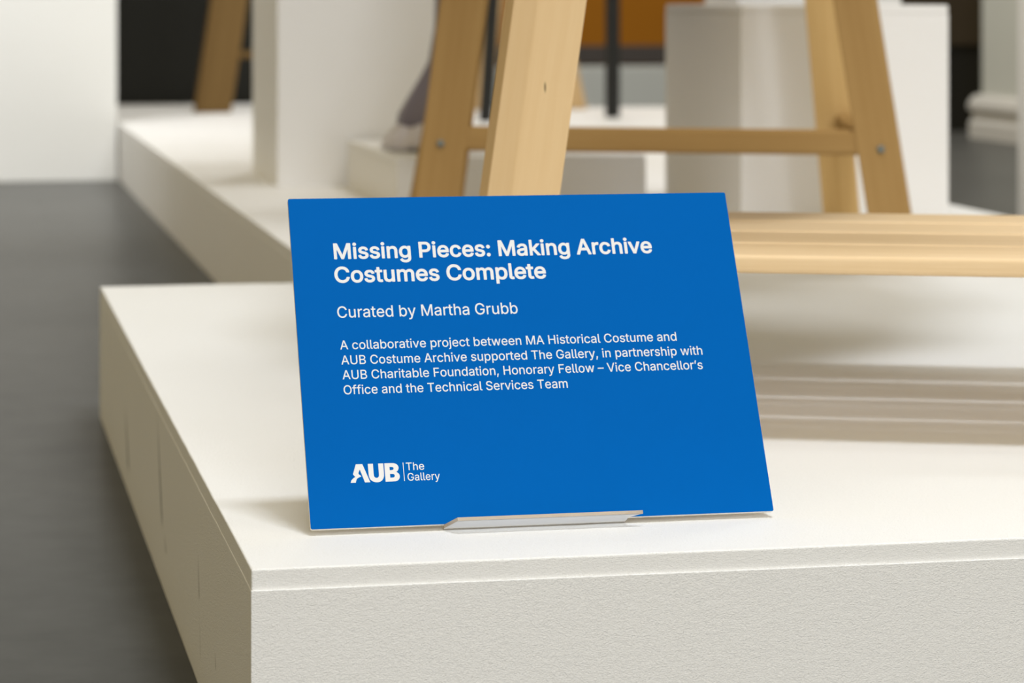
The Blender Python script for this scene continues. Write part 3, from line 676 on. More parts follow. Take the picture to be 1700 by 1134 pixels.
 't': (227, [[(138.8, -20), (167, -22), (197, -20.3), (221, -14.1), (227, -9.3), (230.5, -2), (230.3, 7), (219.5, 58), (215, 66.4), (209, 70.6), (203, 72), (170, 68), (161, 68.7), (152, 71.5), (149, 74), (146.4, 79), (144, 100), (144, 307), (146, 309), (206, 309.1), (215.3, 313), (220.1, 319), (221.9, 325), (221.7, 382), (217.4, 391), (212, 395.1), (206, 396.9), (146, 397), (144, 400), (144, 472), (142.6, 478), (137, 485.2), (128, 488.9), (62, 488.7), (52.6, 484), (47.5, 475), (47, 397), (5, 397), (-1, 395.6), (-7.4, 391), (-11, 385), (-12, 379), (-11.9, 325), (-10.1, 319), (-7, 314.6), (2, 309.5), (44, 309), (47, 307), (47.1, 91), (50.3, 61), (60.4, 34), (80, 7.6), (97.1, -5), (119, -15)]]),
 'u': (410, [[(157.3, -21), (181, -23), (214, -20.3), (241, -11.6), (265, 0.9), (280, 12), (280.3, -3), (282.4, -9), (288.1, -15), (295, -17.7), (358, -18), (367, -15), (373, -8.2), (375, 0), (375, 378), (373, 387.2), (370, 391.4), (364, 395.6), (358, 397), (295, 397), (286, 393.9), (279.9, 387), (278, 378), (278, 156), (277, 134.5), (273.2, 120), (266.7, 105), (259, 93.3), (250, 84), (240.5, 78), (227.4, 72), (214, 68.8), (202, 68.1), (178, 71.1), (161.7, 78), (150.8, 87), (142, 99.6), (134, 120), (132, 147), (132, 378), (130.1, 387), (124, 393.9), (118, 396.5), (112, 397), (52, 397), (43, 393.9), (36.9, 387), (35, 378), (35, 138), (36.5, 111), (39.7, 90), (44.4, 72), (52.9, 51), (66.4, 30), (85.7, 9), (106, -4.6), (127, -14.1)]]),
 'v': (389, [[(154.8, -16), (163, -18), (226, -18), (235, -15.6), (241, -9.9), (388.3, 374), (389, 380), (387.6, 386), (383.4, 392), (379, 395.1), (370, 397), (304, 397), (295, 393.9), (290.1, 389), (207, 161), (196, 125.3), (193, 126.9), (182, 161), (98.9, 389), (94, 393.9), (85, 397), (16, 397), (7, 393.9), (1, 387.1), (-1, 380), (0.8, 371), (146.4, -7), (150.6, -13)]]),
},
'R': {
 ' ': (188, []),
 ',': (188, [[(34.1, -120), (37, -122.9), (40, -123), (85, -122.9), (87.9, -120), (140.6, 69), (140.8, 72), (139, 74.4), (70, 75), (67, 74.9), (64.1, 72)]]),
 'A': (480, [[(12.1, -1), (15, -3.9), (18, -4), (87, -3.4), (88.9, -1), (137.3, 137), (141, 138), (339, 138), (341.4, 137), (391.1, -1), (393, -3.4), (462, -4), (465, -3.4), (466.8, -1), (278.4, 512), (276, 513), (201, 513), (198, 511.5)], [(162, 203), (161.5, 206), (195.2, 302), (237, 437.3), (240, 437.7), (260.1, 371), (282.8, 302), (318, 203)]]),
 'B': (456, [[(56.1, -1), (59, -3.9), (62, -4), (245, -4), (275, -3), (302, 0.1), (326, 6.5), (347, 15.1), (368, 26.5), (389, 45.5), (403.4, 65), (413.5, 86), (420.2, 113), (421.9, 137), (420, 161), (414.8, 185), (404.8, 206), (395.1, 221), (380, 237.5), (365, 248.5), (350, 256.9), (324.1, 266), (345.7, 275), (368, 290), (380, 303.2), (389.8, 317), (396.9, 335), (401, 353), (402, 374), (400, 398), (393.9, 422), (383, 446), (369.6, 464), (353.7, 479), (331.7, 494), (311, 502.9), (266, 512), (239, 513), (62, 513), (57.6, 512), (56, 509)], [(131, 61), (129.5, 62), (129, 65), (129, 224), (131, 227), (248, 227), (269, 224.9), (287, 221.3), (305, 213.9), (317, 206.2), (330.2, 194), (338.5, 182), (346.4, 167), (350.1, 152), (351, 137), (349, 116), (340.4, 98), (327.1, 83), (314, 74.1), (296, 67.3), (272, 62.1), (245, 61)], [(131, 289), (129.5, 290), (129, 293), (129, 446), (131, 448), (239, 448), (269, 445.1), (293, 437.8), (311, 425), (322.4, 410), (329.1, 392), (331.9, 371), (331, 356), (326, 341), (320, 329), (311, 316.7), (299, 306.9), (287, 300), (272, 293.9), (239, 289.1)]]),
 'C': (510, [[(229.6, -8), (267, -11), (294, -9.9), (318, -5.9), (363, 8.7), (387, 22), (421.4, 49), (439.1, 70), (450.8, 88), (463.2, 112), (470.5, 133), (477, 160), (475.4, 163), (471, 164), (408, 164), (405.6, 163), (400.1, 145), (386.7, 118), (375.5, 103), (363.7, 91), (342, 75.5), (327, 68.2), (300, 60.1), (267, 57), (246, 58), (225, 62.6), (204, 70), (186, 79.5), (168, 92.7), (153, 108.9), (141, 124.4), (128.1, 148), (119.9, 169), (113.4, 193), (109, 223), (107.1, 256), (109.2, 286), (113.7, 316), (120.3, 340), (128.1, 361), (139.9, 382), (152.8, 400), (171, 417.7), (186, 428.5), (204, 439), (225, 446.3), (246, 450.1), (267, 452), (300, 448.9), (327, 440.8), (342, 433.5), (354, 425.2), (366.3, 415), (378, 403), (386.6, 391), (394.5, 376), (400, 364), (405, 345.5), (408, 344), (471, 344), (474, 344.2), (476.4, 346), (476.9, 349), (471.1, 373), (461.9, 400), (450.8, 421), (439.1, 439), (423, 457.5), (405, 473.7), (384, 489), (363, 499.9), (318, 514.9), (267, 520), (234, 517.9), (204, 511.9), (177, 502.2), (147, 486.8), (123.4, 469), (102, 448.6), (83.3, 424), (66.1, 394), (53.5, 364), (43.8, 328), (37.9, 292), (36.1, 256), (38.1, 214), (44.1, 178), (53.1, 145), (67.1, 112), (83.2, 85), (100.5, 61), (126, 37.1), (147.4, 22), (176.4, 7), (204, -2.9)]]),
 'F': (410, [[(56.1, -1), (59, -3.9), (62, -4), (125, -4), (128.9, -1), (129, 215), (131, 217), (344, 217), (348.4, 218), (350, 221), (350, 278), (347, 281.9), (131, 282), (129, 284), (129, 446), (131, 448), (371, 448.6), (373, 452), (373, 509), (371, 512.4), (62, 513), (57.6, 512), (56, 509)]]),
 'G': (520, [[(230.4, -8), (270, -10.9), (300, -8.7), (327, -3.9), (354, 4.5), (378, 15.1), (402, 30.3), (423.5, 49), (439.4, 67), (453.8, 88), (467.2, 115), (474.6, 139), (479.9, 169), (482, 202), (482, 256), (480, 259.4), (282, 259.9), (279, 256), (279, 199), (282, 195.1), (408, 195), (410.5, 193), (410, 181), (405.8, 160), (400.1, 142), (393.4, 127), (379.9, 106), (362.2, 88), (342, 74.1), (321, 64.9), (297, 59.3), (270, 57.1), (249, 57.9), (225, 62.9), (204, 70), (186.9, 79), (168, 93.7), (153, 109), (139.9, 127), (129.6, 145), (119.9, 169), (113.4, 193), (109, 223), (107.1, 256), (109.2, 286), (112.9, 313), (120, 339.1), (128.1, 361), (141, 383.7), (154.8, 403), (168, 415.4), (187.5, 430), (204, 439.5), (222, 445.8), (243, 449.9), (267, 451.9), (300, 448.8), (327, 439.8), (341.1, 433), (366, 413.2), (375.2, 403), (384, 390.2), (398, 364), (405.6, 346), (408, 345), (474, 345), (477, 346.6), (478, 349), (472.1, 373), (463.5, 397), (452.4, 418), (440.8, 436), (422.5, 457), (405, 472.5), (387, 485.8), (363, 498.4), (339, 508.4), (318, 513.6), (291, 518), (264, 519.9), (234, 518.1), (201, 511.5), (174, 501.9), (150, 489.1), (122.4, 469), (99, 446.3), (82.2, 424), (65.1, 394), (53.5, 364), (43.4, 331), (38.2, 295), (36, 253), (38.1, 214), (43.1, 178), (53.1, 145), (65.1, 115), (81, 87), (101.4, 61), (120, 42.3), (147, 21.6), (177, 6.4), (204, -2.9)]]),
 'H': (517, [[(56.1, -1), (59, -3.9), (62, -4), (125, -4), (128.9, -1), (129, 224), (129.5, 227), (131, 228), (386, 228), (387.5, 227), (388.1, -1), (392, -4), (455, -4), (458, -3.9), (460.9, -1), (461, 509), (459.4, 512), (455, 513), (392, 513), (389.6, 512), (388, 509), (388, 296), (386, 293), (131, 293), (129, 296), (129, 509), (127.4, 512), (125, 513), (62, 513), (57.6, 512), (56, 509)]]),
 'M': (628, [[(56.1, -1), (59, -3.9), (62, -4), (122, -4), (125.9, -1), (126, 326), (125, 407.3), (126.4, 401), (167, 287.7), (282.1, -1), (284, -3.4), (287, -4), (341, -4), (344, -3.4), (345.9, -1), (459.9, 290), (500, 402.6), (501.6, 395), (500, 326), (500.1, -1), (503, -3.9), (506, -4), (569, -3.9), (571.9, -1), (572, 2), (572, 509), (570.4, 512), (566, 513), (476, 513), (473, 511.5), (348.1, 188), (317, 93.1), (314, 87.9), (280.9, 188), (155, 511.5), (152, 513), (62, 513), (57.6, 512), (56, 509)]]),
 'O': (533, [[(229.6, -8), (267, -11), (300, -8.9), (330, -2.9), (357.6, 7), (384, 20.5), (411, 39.4), (432.5, 61), (450.7, 85), (468, 114.3), (480.9, 145), (489.1, 175), (494.9, 214), (496.9, 256), (495.1, 292), (489.6, 331), (480, 365.2), (467.9, 394), (450.7, 424), (432, 447.6), (411, 468.7), (386.6, 487), (360, 501), (333, 510.8), (300, 517.9), (267, 520), (237, 518.1), (204, 511.9), (176.4, 502), (150, 488.5), (123.4, 469), (102.3, 448), (83.3, 424), (66.1, 394), (52.6, 361), (44.4, 331), (38.3, 295), (36, 253), (38.1, 214), (44.1, 178), (54, 142.8), (67.1, 112), (81.4, 88), (104.3, 58), (123, 39.4), (147, 22.2), (177, 6.8), (204, -2.9)], [(246, 58), (225, 62.6), (207, 68.8), (186, 79.5), (168, 93.7), (153, 108.9), (141, 124.4), (127.8, 148), (119.9, 169), (113.4, 193), (109, 223), (107.1, 256), (109.2, 286), (112.9, 313), (120, 339.1), (129.6, 364), (139.9, 382), (153, 400), (171, 418), (186, 429.5), (204, 439), (225, 446.3), (246, 450.1), (267, 452), (288, 450.1), (309, 446.1), (327, 439.8), (345, 430.6), (366, 415.3), (381, 400), (391.8, 385), (404, 364), (414, 340.2), (421.1, 313), (425.1, 283), (426, 253), (425, 223), (420.6, 193), (414.1, 169), (405, 147.2), (393, 125.9), (381, 109.1), (366, 93.7), (345, 78.4), (327, 69.2), (309, 62.9), (288, 58), (267, 57)]]),
 'S': (447, [[(184.2, -10), (196, -11.9), (226, -12.9), (253, -11.9), (277, -8.2), (304, -1.5), (343.9, 17), (364, 32.3), (376, 44.4), (389.4, 62), (402.9, 86), (409.6, 110), (412, 140), (411, 161), (405.5, 182), (398.4, 200), (388, 214.3), (376, 227.6), (361, 241.4), (346, 251.4), (313, 267.9), (265, 282.9), (214, 296.6), (169, 312.5), (154.8, 320), (135.8, 335), (125.7, 347), (121.2, 359), (119.2, 377), (120.8, 389), (124, 401), (132.6, 416), (142, 427.2), (154, 436.5), (169, 444.4), (187, 450.3), (223, 454.8), (247, 452.9), (266.2, 449), (283, 443.8), (299.1, 434), (316.2, 419), (327.9, 401), (333.1, 377), (337, 374), (403, 374.6), (404.8, 377), (404.8, 380), (401.9, 404), (393.9, 428), (379.7, 452), (364, 469.5), (343, 486.7), (319, 500.9), (298, 508.5), (274, 515.2), (229, 519.9), (202, 517.9), (178, 514.6), (157, 509.9), (136, 501.5), (115, 490.1), (99.4, 479), (82.7, 464), (71, 449), (59.1, 428), (50.1, 401), (48.1, 371), (50.1, 347), (55.9, 326), (67.6, 305), (85, 284.7), (103, 270.6), (124, 257.8), (151, 245.9), (184, 234.8), (244, 218.1), (295, 201), (320.3, 185), (329.2, 176), (337, 164), (340.2, 152), (341.8, 140), (340.3, 125), (334, 107.2), (325, 93.6), (313, 81.1), (301, 72.5), (286, 64.5), (265, 57.7), (244, 53.9), (223, 53.1), (205, 54), (187, 56.7), (166, 63.4), (151, 70.2), (139, 78.8), (127, 89.8), (118, 103.2), (111.9, 119), (108.1, 137), (106, 140.4), (40, 141), (35.6, 140), (34, 137), (36.8, 116), (42.1, 95), (51.1, 74), (59.9, 59), (74.4, 41), (88, 28.4), (103.9, 17), (127, 5.1), (148, -2.9)]]),
 'T': (449, [[(189.1, -1), (193, -4), (256, -4), (259, -3.4), (260.8, -1), (261, 446), (262, 447.5), (265, 448), (418, 448.1), (421, 452), (421, 509), (418, 512.9), (34, 513), (29.6, 512), (28, 509), (28, 452), (31, 448.1), (187, 448), (189, 446)]]),
 'U': (517, [[(218.8, -9), (230, -11), (257, -11.9), (290, -10.7), (317, -5.6), (341, 1.1), (365, 11.6), (386, 24.6), (404, 38.7), (421.7, 57), (436.4, 78), (446.5, 99), (454.9, 123), (459.9, 147), (460.9, 171), (461, 507), (460.9, 510), (458, 512.9), (395, 513), (392, 512.9), (389.1, 510), (388.9, 177), (387.1, 156), (381.4, 135), (374.3, 117), (359.3, 96), (347, 83.7), (329, 71.5), (308, 62.9), (287, 57.6), (260, 56), (230, 57.6), (209, 62.9), (188, 72.1), (170.6, 84), (155.1, 99), (145.1, 114), (136.8, 132), (129.9, 156), (128, 180), (127.9, 510), (125, 512.9), (122, 513), (59, 512.9), (56.1, 510), (56, 174), (58.1, 147), (62.1, 123), (70.5, 99), (81.6, 78), (95.3, 57), (112.6, 39), (131, 24.6), (152, 11.6), (176, 1.1)]]),
 'V': (480, [[(200.1, -1), (204, -4), (276, -4), (279, -3.9), (281.9, -1), (466.2, 506), (467, 509), (465, 512.4), (396, 513), (393, 512.4), (390.8, 509), (263.5, 140), (243, 71.7), (240, 70.2), (195.2, 209), (87, 511.5), (84, 513), (18, 513), (13.6, 512), (12, 509)]]),
 'a': (389, [[(131.1, -10), (161, -12.9), (200, -7.9), (215, -3.2), (230, 4), (245, 13.4), (255.5, 23), (272, 45.3), (273, 41), (273.2, -1), (275, -3.4), (335, -4), (338, -3.9), (340.9, -1), (341, 251), (339, 278), (334.5, 299), (324.8, 323), (315.4, 338), (302.6, 353), (275, 371.3), (257, 378.5), (239, 383), (191, 387.9), (173, 387), (152, 383.9), (131, 378.5), (113, 371.9), (92, 360.8), (77, 349.5), (62, 334.6), (47.1, 314), (37.5, 293), (37.1, 290), (41, 286.8), (101, 270.2), (103.4, 272), (113, 289.2), (119, 296.1), (128.5, 305), (140, 313), (164, 323.1), (179, 326), (197, 326.9), (212, 325.9), (224, 323.5), (239, 317.9), (248, 312.2), (257, 304.2), (263, 295.7), (268.1, 284), (270.9, 272), (271.7, 254), (269, 244.9), (263, 238.6), (254, 234.5), (245, 232.7), (176, 223.7), (125, 215.1), (92, 204.3), (74, 195.2), (62, 187.4), (52.6, 179), (40.3, 164), (33, 149), (28, 128), (26.2, 110), (27.8, 86), (34.1, 62), (44, 44), (57.4, 26), (74, 11.6), (92, 1.6), (113, -6.5)], [(158, 49.9), (143, 51.9), (122, 60), (110.8, 68), (100.1, 83), (96.8, 95), (96.9, 116), (100.6, 128), (106.8, 137), (116, 144.7), (137, 155.6), (176, 164.1), (233, 172.3), (260, 178.1), (269, 182.3), (272, 182), (272, 140), (269.8, 122), (266.4, 110), (260, 96), (251, 82.7), (239, 70.8), (227, 63.1), (209, 54.7), (191, 50.9), (170, 49)]]),
 'b': (424, [[(198.1, -9), (208, -11), (229, -12), (253, -10.9), (274, -6.1), (295, 1.1), (316, 13.3), (333.6, 27), (349, 42.4), (361.1, 60), (373, 81.2), (383.1, 108), (388.9, 132), (392.9, 159), (394, 189), (392.9, 219), (388.9, 246), (383.1, 270), (373.9, 294), (362.4, 315), (349, 333.3), (331.4, 351), (316, 363.7), (295, 374.9), (274, 382.1), (253, 386.9), (229, 388), (208, 387), (187, 382.9), (169, 376.4), (154.1, 366), (136, 350.5), (121, 330.2), (118, 330), (117.9, 510), (115, 512.9), (112, 513), (52, 512.9), (49.1, 510), (49, 507), (49, 0), (50.6, -3), (55, -4), (112, -4), (114.4, -3), (116, 0), (116, 48), (118, 52.1), (133.8, 30), (145, 17.5), (157, 8.5), (171.3, 0), (187, -6.5)], [(196, 53.8), (178.4, 60), (163.5, 69), (151, 79.8), (139, 96.3), (128.6, 117), (122.2, 138), (118, 163), (117, 189), (117.9, 213), (121.9, 240), (128.6, 261), (137, 279), (150.7, 297), (163.8, 309), (181, 318.7), (199, 324.1), (220, 326), (241, 324.2), (259, 318.8), (277, 308.1), (292, 295.1), (303.5, 279), (311.6, 261), (318.5, 240), (322.8, 216), (324, 189), (322.8, 162), (319.3, 141), (311.5, 117), (302.5, 99), (291.9, 84), (277, 69.6), (259, 58.3), (241, 52.9), (220, 51)]]),
 'c': (396, [[(172.4, -9), (183, -11), (207, -12), (243, -9.1), (264, -4.1), (294, 8.6), (309, 18.3), (335.3, 42), (353.9, 69), (367, 102), (365.5, 105), (363, 106.1), (303, 120.9), (300, 117.7), (288, 90.7), (267.8, 69), (243, 56.5), (207, 50.1), (186, 52.8), (165, 58.6), (147.8, 69), (132.1, 84), (121.5, 99), (112.5, 117), (105.7, 141), (102, 163.8), (100.1, 186), (101.9, 210), (105.7, 234), (111.3, 255), (121.5, 276), (133.8, 294), (150, 308.4), (165, 317.4), (186, 324.2), (207, 326), (240, 321.2), (269.1, 306), (285.5, 288), (299, 261), (303, 258), (363, 273.1), (365.9, 276), (359.9, 294), (351.2, 312), (334.3, 336), (321, 348.7), (306, 360), (276.7, 375), (261, 380.9), (228, 387.7), (183, 387), (156, 381.2), (135, 374.5), (114.4, 363), (96, 349.5), (79.4, 333), (65.3, 315), (51.6, 291), (41.6, 267), (36, 243), (32.4, 219), (30.1, 186), (32, 159), (36.1, 132), (42.9, 105), (52.1, 84), (64, 63), (78, 44.6), (93, 29.3), (114, 13.2), (138, 1.4), (158.7, -6)]]),
 'd': (424, [[(163.1, -9), (171, -10.9), (195, -12), (219, -10.7), (239.1, -6), (267, 8), (279, 17.5), (291, 29.7), (306, 50.7), (309, 51), (309, 54), (309, 0), (310.6, -3), (315, -4), (372, -4), (375, -2.4), (376, 0), (376, 507), (375, 511.4), (372, 513), (312, 513), (309, 512.4), (307.2, 510), (307, 330), (306, 326), (290.4, 348), (282, 356.7), (270, 366.7), (255, 376.4), (237, 383.1), (219, 386.9), (195, 388), (174, 387), (150, 381.9), (130.4, 375), (108.1, 363), (93, 350.5), (75, 333.2), (62.5, 315), (51.1, 294), (41.8, 270), (35.1, 246), (30.9, 216), (30, 189), (31.1, 159), (35.1, 132), (42.9, 105), (51, 83.4), (62, 63), (76.4, 42), (90.4, 27), (108, 13.3), (129, 1.1)], [(180, 53.8), (165, 58.3), (147, 69.6), (132.1, 84), (121.6, 99), (113.4, 117), (106.5, 138), (102.2, 162), (100, 189), (102.2, 216), (105.7, 237), (112.5, 261), (121.5, 279), (135, 297), (147, 307.4), (165, 318.7), (183, 324.1), (204, 325.9), (225, 324.2), (243, 318.8), (261, 308.4), (276, 294.9), (287.1, 279), (295, 264), (302.1, 240), (305.9, 216), (308, 189), (305.9, 162), (301.8, 138), (295.4, 117), (287.4, 99), (275.1, 81), (261.5, 69), (243, 58.3), (225, 52.9), (204, 51.1)]]),
 'e': (404, [[(175, -9), (186, -11), (210, -11.9), (237, -11), (261, -7.1), (285, 0.5), (303, 10), (321, 21.9), (337.6, 36), (351, 52.5), (360.9, 69), (368.9, 90), (368.4, 93), (366, 94.8), (306, 109), (303, 107.5), (290.3, 84), (274.5, 69), (264, 62.1), (252, 56.6), (240, 52.9), (210, 50.2), (192, 51.8), (171, 56.6), (153, 64.6), (138, 75.8), (126, 88.5), (113.5, 108), (105.7, 129), (101.9, 153), (102, 165), (369, 165), (372, 165.1), (374.9, 168), (375, 195), (371.9, 243), (361.2, 282), (350.9, 306), (336, 327.8), (321, 344.5), (306, 357.7), (285, 370.3), (267, 377.9), (246, 384), (225, 387.1), (207, 387.9), (180, 387), (156, 381.9), (135, 374.3), (111, 361), (93, 347.6), (78, 331.6), (63, 312), (51.1, 291), (41.8, 267), (35.1, 243), (30.9, 213), (30, 186), (31, 159), (35.9, 132), (41.9, 108), (53.7, 81), (66, 60), (80.3, 42), (96, 26.5), (114, 13.2), (135, 3), (159, -5.5)], [(102, 225), (101.1, 231), (105.6, 249), (112.2, 267), (123, 284.6), (135, 299.1), (147.4, 309), (165, 319), (183, 323.9), (204, 325.9), (225, 324.2), (243, 319.7), (261, 310.3), (273, 299.2), (283.8, 285), (294.4, 267), (300.3, 246), (303.6, 228), (303, 225)]]),
 'f': (254, [[(77.1, -1), (80, -3.9), (83, -4), (143, -3.9), (145.9, -1), (146, 323), (227, 323), (230, 323.6), (231.8, 326), (232, 329), (232, 377), (231.8, 380), (230, 382.4), (146, 383), (146.9, 434), (150.3, 446), (155.6, 455), (167, 464.7), (179, 468.1), (194, 469.9), (215, 467.8), (227, 464), (230, 465.6), (247, 521), (245.5, 524), (242, 525.4), (221, 531.1), (188, 533.9), (170, 533.1), (152, 529.1), (134, 522.9), (119, 514.1), (104, 501.6), (95, 491), (82.8, 470), (78, 452), (77, 383), (8, 383), (5, 382.9), (2.1, 380), (2.1, 326), (5, 323.1), (77, 323)]]),
 'h': (410, [[(49.1, -1), (52, -3.9), (55, -4), (115, -3.9), (117.9, -1), (118, 227), (119.1, 248), (122.4, 263), (130, 281.7), (139, 294.2), (151, 305.8), (163, 313.5), (178, 320.4), (193, 324), (208, 324.9), (235, 321.7), (256, 312.8), (269.1, 302), (282.4, 284), (288.8, 263), (292, 233), (292.1, -1), (295, -3.9), (298, -4), (358, -3.9), (360.9, -1), (361, 239), (360, 263), (356.6, 287), (351.9, 305), (344.4, 323), (331, 342.5), (316, 358.6), (298, 371.8), (277, 380.5), (253, 386.9), (229, 387.9), (199, 385.9), (172, 376.9), (148, 363.8), (133, 350.3), (118, 332), (118, 509), (115, 512.9), (52, 512.9), (49, 509)]]),
 'i': (167, [[(49.1, -1), (52, -3.9), (55, -4), (115, -3.9), (117.9, -1), (118, 377), (117.9, 380), (115, 382.9), (55, 383), (52, 382.9), (49.1, 380)], [(72.9, 440), (85, 439.1), (94, 439.9), (106, 444.1), (116.5, 452), (121.9, 458), (128.5, 470), (129.9, 482), (129, 494), (124.4, 506), (115, 516.1), (106, 521.9), (97, 525.5), (82, 527.7), (73, 526.1), (61, 521.4), (51.4, 515), (43.6, 506), (38.9, 494), (37.1, 482), (39.5, 470), (43.6, 461), (51.4, 452), (59.1, 446)]]),
 'j': (167, [[(-13.9, -144), (-11, -146.9), (-8, -147), (28, -144.9), (49, -140.5), (67, -132.4), (82, -122.4), (95.4, -108), (106, -90.5), (112.1, -72), (116.1, -51), (118, -30), (118, 378), (117.4, 381), (115, 382.8), (55, 383), (52, 382.8), (49.6, 381), (49, -27), (47.1, -45), (42.9, -60), (37, -69.2), (28, -76.9), (16, -81.2), (-12.4, -84), (-14, -87)], [(68.7, 441), (85, 439.2), (97, 440.5), (106, 444.1), (117.5, 453), (128.8, 471), (130, 483), (128.8, 495), (124, 504.9), (115.2, 516), (106, 521.9), (97, 525.5), (82, 527.9), (70, 525.5), (61, 521.9), (49, 513.3), (43, 504.9), (38.2, 495), (37, 483), (38.2, 471), (43, 462), (52, 450.7), (61, 444.1)]]),
 'l': (189, [[(108.6, -3), (139, -6), (163, -4.9), (181, -1.1), (183.4, 0), (185, 3), (174.1, 54), (172.5, 57), (169, 57.9), (145, 56.1), (136, 56.9), (130, 59.6), (122.9, 66), (118, 84), (117.9, 510), (115, 512.9), (112, 513), (52, 512.9), (49.1, 510), (49, 507), (49, 84), (50.9, 60), (58.1, 36), (70.6, 18), (88, 5.2)]]),
 'm': (610, [[(49.1, -1), (52, -3.9), (55, -4), (115, -3.9), (117.9, -1), (118, 236), (119.1, 257), (122.6, 272), (130, 287.8), (137.8, 299), (148, 309.1), (172, 322.1), (187, 325.1), (199, 326), (220, 323.8), (238, 317), (250.3, 308), (260.6, 296), (268.2, 278), (270, 260), (270.1, -1), (274, -4), (337, -3.4), (338.8, -1), (339, 2), (339, 245), (340.2, 263), (349, 288.6), (355.9, 299), (367, 310), (376, 316.5), (388, 322.1), (403, 325.1), (418, 325.9), (439, 324.4), (454, 319.4), (469, 310.7), (481.4, 296), (489, 278), (492, 254), (492.1, -1), (496, -4), (559, -3.4), (560.8, -1), (561, 2), (561, 254), (559.2, 281), (553.9, 308), (544.9, 329), (533.1, 347), (515.2, 365), (499, 375.4), (481, 383.1), (457, 389.1), (436, 390), (418, 389.1), (397, 384.9), (382, 379.6), (361, 368.8), (347.5, 359), (334, 345.6), (323.3, 332), (319, 323.5), (316, 324.9), (306.4, 344), (291.4, 362), (271, 377.8), (247, 386.5), (217, 389.9), (202, 388.9), (187, 386.1), (171.3, 380), (157, 372), (142, 361.5), (130.3, 350), (118, 331.9), (116.2, 335), (116, 377), (115, 381.4), (112, 383), (52, 382.9), (49.1, 380), (49, 377)]]),
 'n': (410, [[(49.1, -1), (52, -3.9), (55, -4), (115, -3.9), (117.9, -1), (118, 227), (119.1, 248), (122.4, 263), (130, 281.7), (139, 294.2), (151, 305.8), (163, 313.5), (178, 320.4), (193, 324), (208, 324.9), (235, 321.7), (256, 312.8), (269.1, 302), (282.4, 284), (288.8, 263), (292, 233), (292.1, -1), (295, -3.9), (298, -4), (358, -3.9), (360.9, -1), (361, 239), (360, 263), (357.2, 284), (351.9, 305), (343, 325.2), (331, 342.5), (316, 358.6), (298, 371.8), (277, 380.5), (253, 386.9), (226, 387.9), (199, 385.9), (172.1, 377), (149.5, 365), (133, 350.3), (118, 329.8), (116, 335), (116, 377), (115, 381.4), (112, 383), (55, 383), (52, 382.9), (49.1, 380)]]),
 'o': (415, [[(172.4, -9), (183, -11), (207, -12), (234, -10.9), (258, -5.5), (279, 2.1), (303, 14), (319.6, 27), (334.7, 42), (351, 63), (362.9, 84), (372.1, 105), (380.4, 135), (384, 159), (385, 186), (384, 216), (380, 243), (372.5, 270), (361.9, 294), (351.6, 312), (335.7, 333), (320.6, 348), (300, 364), (279, 374.9), (258, 381.6), (234, 386.9), (207, 388), (180, 386.7), (159, 382.1), (136.5, 375), (114, 362.8), (94.3, 348), (79.4, 333), (65.3, 315), (53.1, 294), (42.5, 270), (36, 243), (32, 216), (30.1, 189), (32, 159), (36.1, 132), (41.9, 108), (53.7, 81), (66, 60), (80.3, 42), (96, 26.5), (114, 13.2), (135, 2.5), (158.7, -6)], [(201, 50.8), (186, 52.8), (165, 58.6), (147, 69.6), (132.1, 84), (121.5, 99), (111.3, 120), (105.7, 141), (102, 163.8), (100.1, 186), (102.2, 213), (105.7, 234), (111.3, 255), (121.5, 276), (132, 291.8), (147, 306.4), (165, 317.4), (186, 324.2), (207, 326), (231, 323.8), (249, 317.8), (267, 307.1), (282, 293.2), (294.5, 276), (303, 257), (309.5, 237), (313.8, 213), (315, 186), (313.8, 162), (309.5, 138), (303, 118), (294.4, 99), (283, 84), (267, 68.9), (249, 58.3), (228, 52.7), (207, 50)]]),
 'p': (424, [[(49.1, -144), (52, -146.9), (55, -147), (115, -146.9), (117.9, -144), (118, 51), (118, 48), (121, 47.9), (133.8, 30), (144.4, 18), (157, 8.5), (172, 0.1), (187, -6.5), (208, -11), (229, -12), (253, -10.9), (274, -6.1), (295, 1.1), (316, 13.3), (331, 24.7), (349, 42.4), (363, 63), (373, 81.2), (383.1, 108), (388.9, 132), (393.1, 162), (394, 189), (392.9, 219), (388.9, 246), (383.1, 270), (372.4, 297), (362.4, 315), (349, 333.3), (334, 348.7), (316, 363.7), (295, 374.9), (274, 382.1), (253, 386.9), (229, 388), (208, 387), (187, 382.9), (169, 376.4), (145, 358.5), (133.6, 348), (118, 326), (116, 330), (116, 378), (115, 381.5), (112, 383), (55, 383), (52, 382.8), (49.6, 381)], [(196, 53.8), (178.4, 60), (163.5, 69), (151, 79.8), (139, 96.3), (128.6, 117), (122.2, 138), (118, 163), (117, 189), (117.9, 213), (121.9, 240), (128.6, 261), (137, 279), (150.7, 297), (163.8, 309), (181, 318.7), (199, 324.1), (220, 326), (241, 324.2), (259, 318.8), (277, 308.1), (292, 295.1), (303.5, 279), (311.6, 261), (318.5, 240), (322.8, 216), (324, 189), (322.8, 162), (319.3, 141), (311.5, 117), (302.5, 99), (291.9, 84), (277, 69.6), (259, 58.3), (241, 52.9), (220, 51)]]),
 'r': (259, [[(49.1, -1), (52, -3.9), (55, -4), (115, -3.9), (117.9, -1), (118, 236), (119.1, 254), (122.3, 266), (129, 281), (137.8, 293), (148, 302.4), (163, 312.3), (175, 317.1), (205, 321.7), (241, 318.3), (244, 318.2), (246.4, 320), (247, 383), (246.4, 386), (244, 387.8), (214, 388.9), (193, 387.2), (169, 380.5), (151, 371), (136, 358.4), (120.5, 341), (118, 335.9), (116, 341), (116, 377), (115, 381.4), (112, 383), (55, 383), (52, 382.9), (49.1, 380)]]),
